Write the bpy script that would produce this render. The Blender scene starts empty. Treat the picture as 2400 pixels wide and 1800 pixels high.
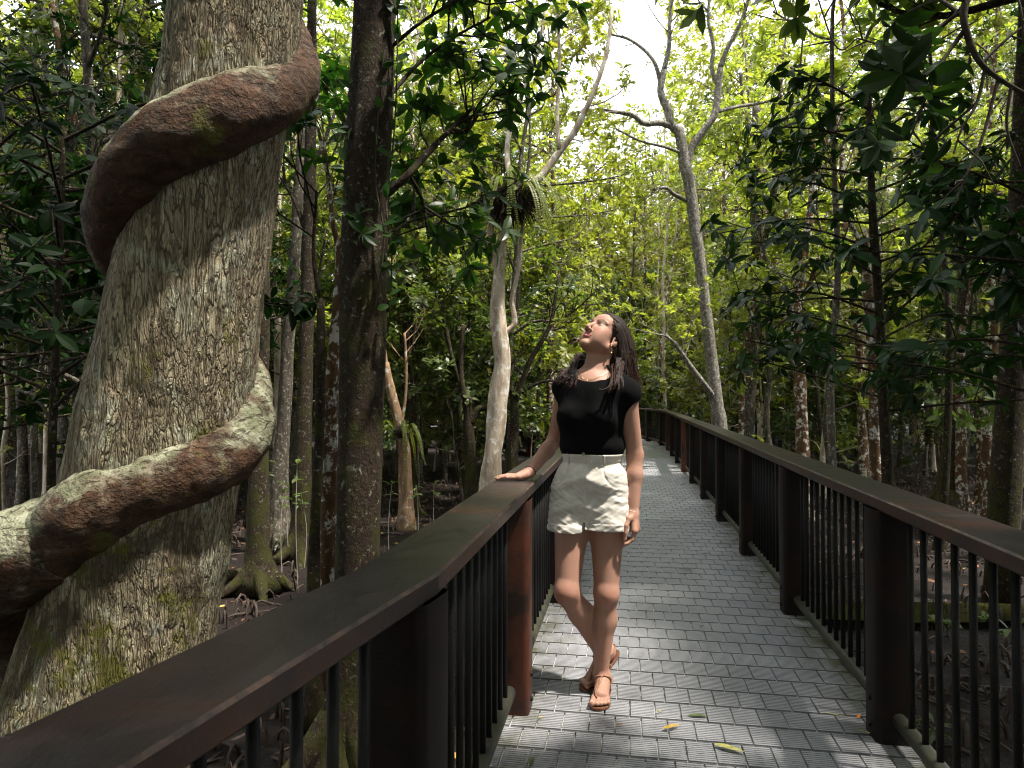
import bpy, math, random
import numpy as np
from mathutils import Vector

# ------------------------------------------------------------------ camera, sky, sun, exposure
sc = bpy.context.scene
COL = sc.collection
CAM_H, PITCH, FPX = 1.347, math.radians(0.93), 1600.0
cam_d = bpy.data.cameras.new("camera")
cam = bpy.data.objects.new("camera", cam_d); COL.objects.link(cam)
cam.location = (0, 0, CAM_H)
cam.rotation_euler = (math.radians(90) + PITCH, 0, 0)
cam_d.sensor_width = 36.0; cam_d.lens = 24.0
cam_d.clip_start = 0.05; cam_d.clip_end = 600
cam_d.dof.use_dof = True; cam_d.dof.focus_distance = 3.3; cam_d.dof.aperture_fstop = 10
sc.camera = cam

SUN_EL, SUN_AZ = math.radians(67), math.radians(111)      # azimuth clockwise from +Y (the view direction)
sdir = Vector((math.sin(SUN_AZ) * math.cos(SUN_EL), math.cos(SUN_AZ) * math.cos(SUN_EL), math.sin(SUN_EL)))
sun_d = bpy.data.lights.new("sun", 'SUN'); sun_d.energy = 2.8; sun_d.angle = math.radians(2.6); sun_d.color = (1.0, 0.94, 0.85)
sun = bpy.data.objects.new("sun", sun_d); COL.objects.link(sun)
sun.rotation_euler = (-sdir).to_track_quat('-Z', 'Y').to_euler()

world = bpy.data.worlds.new("World"); sc.world = world; world.use_nodes = True
nt = world.node_tree; nt.nodes.clear()
w_out = nt.nodes.new("ShaderNodeOutputWorld"); w_bg = nt.nodes.new("ShaderNodeBackground")
w_sky = nt.nodes.new("ShaderNodeTexSky"); w_sky.sky_type = 'NISHITA'; w_sky.sun_disc = False
w_sky.sun_elevation = SUN_EL; w_sky.sun_rotation = SUN_AZ
w_tc = nt.nodes.new("ShaderNodeTexCoord"); w_no = nt.nodes.new("ShaderNodeTexNoise")
w_no.inputs['Scale'].default_value = 2.2; w_no.inputs['Detail'].default_value = 6
w_rp = nt.nodes.new("ShaderNodeMapRange")
w_rp.inputs['From Min'].default_value = .32; w_rp.inputs['From Max'].default_value = .6
w_rp.inputs['To Min'].default_value = .8; w_rp.inputs['To Max'].default_value = .97
w_mx = nt.nodes.new("ShaderNodeMix"); w_mx.data_type = 'RGBA'
w_mx.inputs['B'].default_value = (8.6, 8.9, 9.2, 1)       # bright thin cloud
nt.links.new(w_tc.outputs['Generated'], w_no.inputs['Vector'])
nt.links.new(w_no.outputs['Fac'], w_rp.inputs['Value'])
nt.links.new(w_rp.outputs['Result'], w_mx.inputs['Factor'])
nt.links.new(w_sky.outputs['Color'], w_mx.inputs['A'])
nt.links.new(w_mx.outputs['Result'], w_bg.inputs['Color'])
w_bg.inputs['Strength'].default_value = 0.092
nt.links.new(w_bg.outputs['Background'], w_out.inputs['Surface'])

sc.view_settings.view_transform = 'Standard'; sc.view_settings.look = 'None'
sc.view_settings.exposure = 1.85; sc.view_settings.gamma = 1.0
sc.render.engine = 'CYCLES'
cy = sc.cycles
cy.max_bounces = 6; cy.diffuse_bounces = 3; cy.glossy_bounces = 2; cy.transmission_bounces = 4
cy.transparent_max_bounces = 4; cy.caustics_reflective = False; cy.caustics_refractive = False
cy.use_denoising = True; cy.denoiser = 'OPENIMAGEDENOISE'; cy.sample_clamp_indirect = 6
cy.filter_width = 1.1; cy.denoising_prefilter = 'ACCURATE'; cy.use_adaptive_sampling = True; cy.adaptive_threshold = 0.02

GZ = -0.9                       # level of the mud below the deck
RNG = np.random.default_rng(7)

# ------------------------------------------------------------------ small helpers
def W(px, py, d):
    """A point of the place: the one seen at (px, py) of the 2400x1800 photograph, d metres away."""
    u, r = (900 - py) / FPX, (px - 1200) / FPX
    y = math.cos(PITCH) - u * math.sin(PITCH); z = math.sin(PITCH) + u * math.cos(PITCH)
    t = d / y
    return np.array([r * t, d, CAM_H + z * t])

def on_level(px, py, z):
    """The point of the horizontal level z seen at (px, py)."""
    u, r = (900 - py) / FPX, (px - 1200) / FPX
    y = math.cos(PITCH) - u * math.sin(PITCH); zz = math.sin(PITCH) + u * math.cos(PITCH)
    t = (z - CAM_H) / zz
    return np.array([r * t, y * t, z])

def nrm(v):
    v = np.asarray(v, float)
    return v / np.maximum(np.linalg.norm(v, axis=-1, keepdims=True), 1e-9)

def tag(o, label=None, cat=None, group=None, kind=None):
    if label: o['label'] = label
    if cat: o['category'] = cat
    if group: o['group'] = group
    if kind: o['kind'] = kind
    return o

def empty(name, loc=(0, 0, 0), **k):
    o = bpy.data.objects.new(name, None); COL.objects.link(o); o.location = tuple(loc); o.empty_display_size = .1
    return tag(o, **k)

class Geo:
    """Collects quads (numpy) and links them as ONE mesh object."""
    def __init__(s): s.V = []; s.Q = []; s.R = []; s.M = []; s.n = 0
    def add(s, V, Q, rnd=None, mi=0):
        V = np.asarray(V, np.float32).reshape(-1, 3); Q = np.asarray(Q, np.int64).reshape(-1, 4)
        s.V.append(V); s.Q.append(Q + s.n); s.n += len(V)
        s.R.append(np.zeros(len(V), np.float32) if rnd is None else np.asarray(rnd, np.float32))
        s.M.append(np.full(len(Q), mi, np.int32)); return s
    def mesh(s, name, mats, origin=(0, 0, 0), smooth=True, col=None):
        V = np.concatenate(s.V) - np.asarray(origin, np.float32); Q = np.concatenate(s.Q); R = np.concatenate(s.R); M = np.concatenate(s.M)
        return mesh_np(name, V, Q, mats, R, M, smooth, col)
    def build(s, name, mats, parent=None, origin=(0, 0, 0), smooth=True, col=None):
        return link(name, s.mesh(name, mats, origin, smooth, col), parent)

def mesh_np(name, V, Q, mats, R=None, M=None, smooth=True, col=None):
    me = bpy.data.meshes.new(name)
    Q = np.asarray(Q, np.int32); tri = (Q[:, 2] == Q[:, 3])
    nl = 4 * len(Q)
    me.vertices.add(len(V)); me.vertices.foreach_set("co", np.asarray(V, np.float32).ravel())
    me.loops.add(nl); me.loops.foreach_set("vertex_index", Q.ravel())
    me.polygons.add(len(Q)); me.polygons.foreach_set("loop_start", np.arange(0, nl, 4, dtype=np.int32))
    me.polygons.foreach_set("loop_total", np.full(len(Q), 4, np.int32))
    if not isinstance(mats, (list, tuple)): mats = [mats]
    for m in mats: me.materials.append(m)
    if M is not None: me.polygons.foreach_set("material_index", np.asarray(M, np.int32))
    me.polygons.foreach_set("use_smooth", np.full(len(Q), smooth, bool))
    if R is not None:
        a = me.attributes.new("rnd", 'FLOAT', 'POINT'); a.data.foreach_set("value", np.asarray(R, np.float32))
    if col is not None:
        a = me.attributes.new("tint", 'FLOAT_COLOR', 'POINT'); a.data.foreach_set("color", np.asarray(col, np.float32).ravel())
    me.update(calc_edges=True); me.validate()
    return me

def link(name, me, parent=None, loc=None):
    o = bpy.data.objects.new(name, me); COL.objects.link(o)
    if parent is not None: o.parent = parent
    if loc is not None: o.location = tuple(loc)
    return o

def copy_thing(root, loc, rz=0, sc_=1.0, label=None):
    r = root.copy(); COL.objects.link(r); r.location = tuple(loc); r.rotation_euler = (0, 0, rz); r.scale = (sc_, sc_, sc_)
    if label: r['label'] = label
    for ch in root.children:
        c = ch.copy(); COL.objects.link(c); c.parent = r
        for g in ch.children:
            d = g.copy(); COL.objects.link(d); d.parent = c
    return r

def spline(P, n):
    """Catmull-Rom through P, n points."""
    P = np.asarray(P, float); k = len(P)
    if k < 3:
        t = np.linspace(0, 1, n)[:, None]; return P[0] * (1 - t) + P[-1] * t
    E = np.vstack([2 * P[0] - P[1], P, 2 * P[-1] - P[-2]])
    t = np.linspace(0, k - 1 - 1e-6, n); i = t.astype(int); f = (t - i)[:, None]
    p0, p1, p2, p3 = E[i], E[i + 1], E[i + 2], E[i + 3]
    return .5 * (2 * p1 + (p2 - p0) * f + (2 * p0 - 5 * p1 + 4 * p2 - p3) * f ** 2 + (3 * p1 - p0 - 3 * p2 + p3) * f ** 3)

def tube(P, r, n=6, cap=True):
    P = np.asarray(P, float); k = len(P); r = np.broadcast_to(np.asarray(r, float), (k,)).copy()
    T = np.empty_like(P); T[1:-1] = P[2:] - P[:-2]; T[0] = P[1] - P[0]; T[-1] = P[-1] - P[-2]; T = nrm(T)
    a = np.array([0, 0, 1.]) if abs(T[0, 2]) < .9 else np.array([1., 0, 0])
    N = np.empty_like(P); N[0] = nrm(np.cross(T[0], a))
    for i in range(1, k):
        v = N[i - 1] - T[i] * np.dot(N[i - 1], T[i]); N[i] = v / max(np.linalg.norm(v), 1e-9)
    B = np.cross(T, N)
    if cap:
        P = np.vstack([P[:1], P, P[-1:]]); N = np.vstack([N[:1], N, N[-1:]]); B = np.vstack([B[:1], B, B[-1:]])
        r = np.concatenate([[r[0] * .02], r, [r[-1] * .02]]); k += 2
    th = np.linspace(0, 2 * math.pi, n, endpoint=False)
    V = P[:, None] + r[:, None, None] * (np.cos(th)[None, :, None] * N[:, None] + np.sin(th)[None, :, None] * B[:, None])
    i = np.arange(k - 1)[:, None] * n; j = np.arange(n)[None]; j2 = (j + 1) % n
    Q = np.stack([i + j, i + j2, i + n + j2, i + n + j], -1).reshape(-1, 4)
    return V.reshape(-1, 3), Q

def box(c, h, ax=None):
    """Box centred c with half sizes h along the rows of ax."""
    ax = np.eye(3) if ax is None else np.asarray(ax, float)
    s = np.array([[x, y, z] for x in (-1, 1) for y in (-1, 1) for z in (-1, 1)], float)
    V = np.asarray(c) + (s * np.asarray(h)) @ ax
    Q = [[0, 1, 3, 2], [4, 6, 7, 5], [0, 4, 5, 1], [2, 3, 7, 6], [0, 2, 6, 4], [1, 5, 7, 3]]
    return V, np.array(Q)

def vnoise(P, seed=0):
    """Smooth value noise in [-1, 1] at the rows of P."""
    P = np.asarray(P, np.float32); i = np.floor(P).astype(np.int64); f = P - i; f = f * f * (3 - 2 * f)
    def h(a, b, c):
        x = (a * 374761393 + b * 668265263 + c * 2147483647 + seed * 974711) & 0xffffffff
        x = ((x ^ (x >> 13)) * 1274126177) & 0xffffffff
        return ((x ^ (x >> 16)) & 0xffff).astype(np.float32) / 32767.5 - 1
    a, b, c = i[..., 0], i[..., 1], i[..., 2]; fx, fy, fz = f[..., 0], f[..., 1], f[..., 2]
    def lx(bb, cc): return h(a, bb, cc) * (1 - fx) + h(a + 1, bb, cc) * fx
    return ((lx(b, c) * (1 - fy) + lx(b + 1, c) * fy) * (1 - fz) + (lx(b, c + 1) * (1 - fy) + lx(b + 1, c + 1) * fy) * fz)

def fbm(P, o=4, seed=0):
    s, a = 0, 1
    for k in range(o): s = s + a * vnoise(np.asarray(P) * 2 ** k, seed + k * 17); a *= .5
    return s / 1.9

# ------------------------------------------------------------------ materials
def new_mat(name):
    m = bpy.data.materials.new(name); m.use_nodes = True; t = m.node_tree; t.nodes.clear()
    return m, t, t.nodes.new("ShaderNodeOutputMaterial")
def nd(t, kind, **k):
    n = t.nodes.new("ShaderNode" + kind)
    for a, v in k.items():
        if a in n.inputs: n.inputs[a].default_value = v
        else: setattr(n, a, v)
    return n
def rgb(c): return (c[0], c[1], c[2], 1)
def mixc(t, fac, a, b, blend='MIX'):
    n = t.nodes.new("ShaderNodeMix"); n.data_type = 'RGBA'; n.blend_type = blend
    for k, v in (('Factor', fac), ('A', a), ('B', b)):
        if isinstance(v, (int, float)): n.inputs[k].default_value = v
        elif isinstance(v, tuple): n.inputs[k].default_value = rgb(v)
        else: t.links.new(v, n.inputs[k])
    return n.outputs['Result']
def ramp(t, fac, lo, hi):
    n = t.nodes.new("ShaderNodeMapRange"); n.inputs['From Min'].default_value = lo; n.inputs['From Max'].default_value = hi
    t.links.new(fac, n.inputs['Value']); return n.outputs['Result']
def math_(t, op, a, b=0.0):
    n = t.nodes.new("ShaderNodeMath"); n.operation = op
    for i, v in enumerate((a, b)):
        if isinstance(v, (int, float)): n.inputs[i].default_value = v
        else: t.links.new(v, n.inputs[i])
    return n.outputs[0]
def coords(t, scale=(1, 1, 1), kind='Object'):
    c = t.nodes.new("ShaderNodeTexCoord"); m = t.nodes.new("ShaderNodeMapping"); m.inputs['Scale'].default_value = scale
    t.links.new(c.outputs[kind], m.inputs['Vector']); return m.outputs['Vector']
def noise(t, vec, scale, detail=4, rough=.55, dist=0):
    n = nd(t, "TexNoise", Scale=scale, Detail=detail, Roughness=rough, Distortion=dist); t.links.new(vec, n.inputs['Vector']); return n.outputs['Fac']
def bump(t, h, strength, dist=.01):
    b = nd(t, "Bump", Strength=strength, Distance=dist); t.links.new(h, b.inputs['Height']); return b.outputs['Normal']
def principled(t, out, color, rough=.6, spec=.4, normal=None, **k):
    p = nd(t, "BsdfPrincipled", Roughness=rough) if not hasattr(rough, 'node') else nd(t, "BsdfPrincipled")
    if hasattr(rough, 'node'): t.links.new(rough, p.inputs['Roughness'])
    p.inputs['Specular IOR Level'].default_value = spec
    if isinstance(color, tuple): p.inputs['Base Color'].default_value = rgb(color)
    else: t.links.new(color, p.inputs['Base Color'])
    if normal is not None: t.links.new(normal, p.inputs['Normal'])
    for a, v in k.items(): p.inputs[a.replace('_', ' ')].default_value = v
    t.links.new(p.outputs['BSDF'], out.inputs['Surface']); return p

def leaf_mat(name, c1, c2, c3, trans, tfac=.35, rough=.32, spec=.5, yellow=.0):
    m, t, out = new_mat(name)
    at = nd(t, "Attribute"); at.attribute_name = "rnd"; r = at.outputs['Fac']
    cr = t.nodes.new("ShaderNodeValToRGB"); t.links.new(r, cr.inputs['Fac'])
    e = cr.color_ramp.elements; e[0].color = rgb(c1); e[0].position = 0; e[1].color = rgb(c3); e[1].position = .93
    x = cr.color_ramp.elements.new(.5); x.color = rgb(c2)
    if yellow:
        x = cr.color_ramp.elements.new(1 - yellow); x.color = rgb(c3); e = cr.color_ramp.elements
        x = cr.color_ramp.elements.new(1.0); x.color = (.22, .13, .015, 1)
    oi = nd(t, "ObjectInfo")
    v = ramp(t, oi.outputs['Random'], 0, 1)
    hs = nd(t, "HueSaturation"); t.links.new(cr.outputs['Color'], hs.inputs['Color'])
    t.links.new(math_(t, 'ADD', math_(t, 'MULTIPLY', v, .5), .75), hs.inputs['Value'])
    t.links.new(math_(t, 'ADD', math_(t, 'MULTIPLY', v, .03), .485), hs.inputs['Hue'])
    p = nd(t, "BsdfPrincipled", Roughness=rough); p.inputs['Specular IOR Level'].default_value = spec
    t.links.new(hs.outputs['Color'], p.inputs['Base Color'])
    tr = nd(t, "BsdfTranslucent")
    t.links.new(mixc(t, 1.0, hs.outputs['Color'], trans, 'MULTIPLY'), tr.inputs['Color'])
    mx = nd(t, "MixShader", Fac=tfac)
    t.links.new(p.outputs['BSDF'], mx.inputs[1]); t.links.new(tr.outputs['BSDF'], mx.inputs[2])
    t.links.new(mx.outputs['Shader'], out.inputs['Surface']); return m

def bark_mat(name, base, dark, lichen=None, lich_th=.56, moss=None, moss_z=(0, 1.5), scale=16, stretch=.22, bstr=.8, lich_scale=5, stain=None, moss_amt=.55):
    m, t, out = new_mat(name)
    v = coords(t, (1, 1, stretch)); o = coords(t)
    fis = noise(t, v, scale, 5, .62, .6); fine = noise(t, o, scale * 4.5, 3, .6)
    f = ramp(t, fis, .38, .62)
    col = mixc(t, f, dark, base)
    big = noise(t, o, 2.3, 3)
    col = mixc(t, math_(t, 'MULTIPLY', ramp(t, big, .4, .65), .5), col, tuple(x * .45 for x in base))
    col = mixc(t, math_(t, 'MULTIPLY', fine, .35), col, tuple(min(1, x * 1.7) for x in base))
    if stain is not None:
        col = mixc(t, math_(t, 'MULTIPLY', ramp(t, noise(t, o, 4.1, 5, .6, .5), .56, .64), .85), col, stain)
    if lichen is not None:
        lp = noise(t, o, lich_scale, 6, .68, .4)
        lf = math_(t, 'MULTIPLY', ramp(t, lp, lich_th, lich_th + .05), ramp(t, fis, .36, .5))
        col = mixc(t, lf, col, lichen)
    if moss is not None:
        sp = t.nodes.new("ShaderNodeSeparateXYZ"); t.links.new(o, sp.inputs[0])
        mz = nd(t, "MapRange"); mz.inputs['From Min'].default_value = moss_z[1]; mz.inputs['From Max'].default_value = moss_z[0]
        t.links.new(sp.outputs['Z'], mz.inputs['Value'])
        mf = ramp(t, math_(t, 'ADD', noise(t, o, 6, 5, .65), math_(t, 'MULTIPLY', mz.outputs['Result'], .15)), moss_amt, moss_amt + .12)
        col = mixc(t, mf, col, moss)
    h = math_(t, 'ADD', fis, math_(t, 'MULTIPLY', fine, .3))
    principled(t, out, col, .85, .2, bump(t, h, bstr, .02)); return m

M = {}
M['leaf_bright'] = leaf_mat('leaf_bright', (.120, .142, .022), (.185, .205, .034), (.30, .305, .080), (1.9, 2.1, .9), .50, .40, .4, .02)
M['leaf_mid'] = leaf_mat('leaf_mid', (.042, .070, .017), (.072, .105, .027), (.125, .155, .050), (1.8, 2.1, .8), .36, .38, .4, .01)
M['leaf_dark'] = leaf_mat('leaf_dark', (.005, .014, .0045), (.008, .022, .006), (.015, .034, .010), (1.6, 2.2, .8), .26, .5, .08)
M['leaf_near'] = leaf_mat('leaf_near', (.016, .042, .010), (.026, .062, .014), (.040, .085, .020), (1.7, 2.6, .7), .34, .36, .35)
M['leaf_shade'] = leaf_mat('leaf_shade', (.010, .026, .007), (.015, .036, .009), (.028, .060, .015), (1.7, 2.4, .7), .20, .42, .2)  # leaf green darkened to stand for leaves in shade
M['fern'] = leaf_mat('fern', (.12, .16, .03), (.19, .22, .04), (.28, .29, .08), (1.7, 1.9, .8), .45, .45, .3)
M['bark_big'] = bark_mat('bark_big', (.215, .175, .108), (.020, .014, .009), (.43, .42, .28), .55, (.095, .105, .012), (.5, 2.3), 26, .30, 1.0, 4.5, (.05, .038, .025), .60)
def plate_bark(name):
    m, t, out = new_mat(name); o = coords(t); v = coords(t, (1, 1, .15))
    d = t.nodes.new("ShaderNodeMix"); d.data_type = 'RGBA'; d.blend_type = 'LINEAR_LIGHT'; d.inputs['Factor'].default_value = .11
    n = nd(t, "TexNoise", Scale=9.0, Detail=4.0); t.links.new(v, n.inputs['Vector']); t.links.new(v, d.inputs['A']); t.links.new(n.outputs['Color'], d.inputs['B'])
    def vor(sc_, feat):
        x = nd(t, "TexVoronoi", Scale=sc_); x.feature = feat; t.links.new(d.outputs['Result'], x.inputs['Vector']); return x
    e1 = vor(52, 'DISTANCE_TO_EDGE').outputs['Distance']; e2 = vor(120, 'DISTANCE_TO_EDGE').outputs['Distance']; cc = vor(52, 'F1').outputs['Color']
    fis = noise(t, v, 20, 6, .7, .8); fine = noise(t, o, 120, 4, .7)
    c1 = math_(t, 'MULTIPLY', ramp(t, e1, .0, .12), ramp(t, fis, .30, .52)); c2 = ramp(t, e2, .01, .14); big = noise(t, o, 1.7, 5, .6, .4)
    sv = t.nodes.new('ShaderNodeSeparateColor'); t.links.new(cc, sv.inputs['Color'])
    col = mixc(t, sv.outputs['Red'], (.21, .155, .085), (.48, .40, .25)); col = mixc(t, math_(t, 'MULTIPLY', fine, .45), col, (.58, .53, .39))
    lp = noise(t, o, 5.2, 7, .7, .5); col = mixc(t, math_(t, 'MULTIPLY', ramp(t, lp, .52, .58), .85), col, (.47, .47, .34))
    lq = noise(t, coords(t, (1.3, 1, .9)), 7.5, 6, .7, .3); col = mixc(t, math_(t, 'MULTIPLY', ramp(t, lq, .60, .64), .9), col, (.56, .54, .43))
    col = mixc(t, math_(t, 'MULTIPLY', ramp(t, noise(t, o, 3.3, 5, .62, .6), .55, .63), .8), col, (.060, .045, .030))
    col = mixc(t, math_(t, 'SUBTRACT', 1.0, math_(t, 'MULTIPLY', c1, math_(t, 'ADD', math_(t, 'MULTIPLY', c2, .6), .4))), col, (.085, .060, .036))
    sp = t.nodes.new("ShaderNodeSeparateXYZ"); t.links.new(o, sp.inputs[0]); mz = nd(t, "MapRange"); mz.inputs['From Min'].default_value = 2.6; mz.inputs['From Max'].default_value = .6; t.links.new(sp.outputs['Z'], mz.inputs['Value'])
    mf = ramp(t, math_(t, 'ADD', noise(t, o, 6.5, 6, .7), math_(t, 'MULTIPLY', mz.outputs['Result'], .16)), .60, .68)
    col = mixc(t, math_(t, 'MULTIPLY', mf, .85), col, mixc(t, fine, (.055, .055, .010), (.20, .19, .025)))
    h = math_(t, 'ADD', math_(t, 'ADD', c1, math_(t, 'MULTIPLY', c2, .35)), math_(t, 'ADD', fis, math_(t, 'MULTIPLY', fine, .4)))
    principled(t, out, col, .85, .2, bump(t, h, .65, .02)); return m
M['bark_big'] = plate_bark('bark_plates')
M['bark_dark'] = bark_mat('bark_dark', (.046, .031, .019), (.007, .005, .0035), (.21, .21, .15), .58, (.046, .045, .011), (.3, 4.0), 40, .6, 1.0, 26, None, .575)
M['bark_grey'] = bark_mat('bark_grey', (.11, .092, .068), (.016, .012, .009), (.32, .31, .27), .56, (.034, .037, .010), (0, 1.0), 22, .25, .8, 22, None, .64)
M['bark_pale'] = bark_mat('bark_pale', (.56, .47, .36), (.19, .12, .075), (.70, .66, .58), .54, (.10, .10, .03), (0, .7), 12, .25, .8, 8, None, .68)
M['bark_blotch'] = bark_mat('bark_blotch', (.115, .062, .028), (.035, .018, .010), (.55, .54, .48), .52, (.10, .07, .015), (0, .9), 16, .4, .6, 9, None, .62)
M['bark_silver'] = bark_mat('bark_silver', (.23, .205, .170), (.028, .022, .017), (.44, .43, .38), .54, (.06, .062, .018), (0, .6), 26, .45, .9, 30, None, .70)
M['bark_tan'] = bark_mat('bark_tan', (.33, .215, .125), (.075, .042, .022), (.55, .50, .42), .57, (.09, .09, .025), (0, .7), 13, .3, .9, 9, None, .66)
M['bark_twig'] = bark_mat('bark_twig', (.075, .060, .042), (.020, .015, .011), None, .5, None, (0, 1), 20, .3, .4)

def rail_mat():
    m, t, out = new_mat('painted_rail'); o = coords(t)
    g = noise(t, coords(t, (5, 5, 5)), 3.5, 6, .6, .5); b = noise(t, o, 2.2, 5, .65, .6)
    st = noise(t, coords(t, (26, 5, 26)), 3, 4, .6)
    col = mixc(t, ramp(t, g, .3, .7), (.013, .0095, .0095), (.030, .0215, .0205))
    col = mixc(t, math_(t, 'MULTIPLY', ramp(t, st, .52, .75), .35), col, (.036, .031, .030))
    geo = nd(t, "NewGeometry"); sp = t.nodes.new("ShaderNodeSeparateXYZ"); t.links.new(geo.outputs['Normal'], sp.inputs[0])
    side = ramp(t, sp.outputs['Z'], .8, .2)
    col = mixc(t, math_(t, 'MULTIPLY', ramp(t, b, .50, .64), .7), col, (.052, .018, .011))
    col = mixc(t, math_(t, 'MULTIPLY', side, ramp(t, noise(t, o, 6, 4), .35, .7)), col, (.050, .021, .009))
    sc_ = noise(t, coords(t, (60, 8, 60)), 4, 3, .7)
    r = nd(t, "MapRange"); r.inputs['To Min'].default_value = .22; r.inputs['To Max'].default_value = .44
    t.links.new(g, r.inputs['Value'])
    principled(t, out, col, r.outputs['Result'], .5, bump(t, math_(t, 'ADD', sc_, g), .22, .004)); return m
def post_mat():
    m, t, out = new_mat('post_paint'); o = coords(t)
    b = noise(t, o, 3.3, 5, .65, .5); s = noise(t, coords(t, (9, 9, 40)), 3, 4, .6)
    col = mixc(t, ramp(t, b, .38, .62), (.006, .0045, .004), (.015, .0068, .0048))
    col = mixc(t, math_(t, 'MULTIPLY', ramp(t, s, .5, .8), .4), col, (.008, .006, .005))
    principled(t, out, col, .55, .2, bump(t, s, .2, .003)); return m
def red_lit_post():  # reddish post paint, lightened to stand for light on the post
    m, t, out = new_mat('red_lit_post_paint'); o = coords(t); b = noise(t, o, 3.1, 5, .65, .5); s = noise(t, coords(t, (9, 9, 60)), 3, 4, .6)
    col = mixc(t, ramp(t, b, .40, .60), (.014, .007, .005), (.078, .023, .010)); col = mixc(t, math_(t, 'MULTIPLY', ramp(t, s, .5, .8), .4), col, (.03, .012, .008))
    principled(t, out, col, .5, .3, bump(t, s, .25, .003)); return m
M['post_red_lit'] = red_lit_post()
def edge_mat():
    m, t, out = new_mat('worn_rail_edge'); o = coords(t); n = noise(t, coords(t, (3, 3, 3)), 8, 5, .7)
    principled(t, out, mixc(t, ramp(t, n, .4, .65), (.025, .020, .019), (.115, .070, .052)), .5, .35); return m
M['rail_edge'] = edge_mat()
def simple(name, c, rough=.5, spec=.4, nz=None, metal=0, var=None):
    m, t, out = new_mat(name); col = c; nrmv = None
    if nz:
        n = noise(t, coords(t), nz, 4, .6); col = mixc(t, ramp(t, n, .35, .65), tuple(x * .6 for x in c), var or c); nrmv = bump(t, n, .3, .004)
    principled(t, out, col, rough, spec, nrmv, Metallic=metal); return m
M['rail'] = rail_mat(); M['post'] = post_mat()
M['black_metal'] = simple('black_metal', (.008, .0072, .0065), .55, .2, 30)
M['tube'] = simple('grey_tube', (.035, .035, .032), .55, .4, 12, 0, (.038, .040, .018))
M['root'] = simple('root_skin', (.080, .055, .043), .7, .3, 25)

def deck_mat():
    m, t, out = new_mat('deck_plastic'); o = coords(t)
    b = noise(t, o, 3.1, 5, .65, .4); f = noise(t, o, 45, 4, .7)
    col = mixc(t, ramp(t, b, .35, .65), (.235, .235, .252), (.320, .318, .335))
    col = mixc(t, math_(t, 'MULTIPLY', ramp(t, f, .5, .72), .5), col, (.12, .115, .105))
    at = nd(t, "Attribute"); at.attribute_name = "rnd"
    col = mixc(t, at.outputs['Fac'], col, tuple([.78, .77, .72]))
    te = nd(t, 'Attribute'); te.attribute_name = 'tint'; sx = t.nodes.new('ShaderNodeSeparateColor'); t.links.new(te.outputs['Color'], sx.inputs['Color'])
    col = mixc(t, math_(t, 'MULTIPLY', sx.outputs['Red'], ramp(t, noise(t, o, 7, 5, .65), .36, .62)), col, (.060, .062, .022))
    dirt = ramp(t, noise(t, o, 1.7, 6, .7, .6), .56, .70); col = mixc(t, math_(t, 'MULTIPLY', dirt, .35), col, (.11, .10, .085))
    r = nd(t, "MapRange"); r.inputs['To Min'].default_value = .30; r.inputs['To Max'].default_value = .52; t.links.new(b, r.inputs['Value'])
    principled(t, out, col, r.outputs['Result'], .5, bump(t, f, .15, .002)); return m
M['deck'] = deck_mat()
def mud_mat():
    m, t, out = new_mat('mud'); o = coords(t)
    b = noise(t, o, .55, 6, .65, .5); f = noise(t, o, 9, 6, .7); g = noise(t, o, 60, 3, .7)
    col = mixc(t, ramp(t, b, .35, .62), (.008, .0056, .0044), (.024, .0165, .0128))
    col = mixc(t, math_(t, 'MULTIPLY', ramp(t, f, .5, .7), .7), col, (.036, .025, .019))
    r = nd(t, "MapRange"); r.inputs['To Min'].default_value = .45; r.inputs['To Max'].default_value = .9; t.links.new(b, r.inputs['Value'])
    principled(t, out, col, r.outputs['Result'], .22, bump(t, math_(t, 'ADD', f, math_(t, 'MULTIPLY', g, .3)), 1.0, .06)); return m
M['mud'] = mud_mat()

# ------------------------------------------------------------------ leaves
def leaf_template(nl, wid=.30, fold=.18, droop=.18, oval=.85, mid=True):
    t = np.linspace(0, 1, nl + 1); w = wid * np.sin(np.pi * np.clip(t, 0.0, 1) ** oval) ** .7 * .5; w[0] = .012; w[-1] = .004
    z = -droop * t ** 2
    if mid:
        V = np.stack([np.stack([t, -w, z + fold * w], -1), np.stack([t, 0 * w, z], -1), np.stack([t, w, z + fold * w], -1)], 1).reshape(-1, 3)
        Q = [[3 * i + j, 3 * i + 3 + j, 3 * i + 4 + j, 3 * i + 1 + j] for i in range(nl) for j in (0, 1)]
    else:
        V = np.stack([np.stack([t, -w, z], -1), np.stack([t, w, z], -1)], 1).reshape(-1, 3)
        Q = [[2 * i, 2 * i + 2, 2 * i + 3, 2 * i + 1] for i in range(nl)]
    return V, np.array(Q)
T_NEAR = leaf_template(6, .40, .25, .26, 1.12); T_MID = leaf_template(4, .40, .25, .24, 1.15); T_FAR = leaf_template(3, .42, 0, .2, 1.2, mid=False)
T_SLIM = leaf_template(4, .30, .25, .30); T_OVAL = leaf_template(5, .58, .15, .15, .9)

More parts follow.
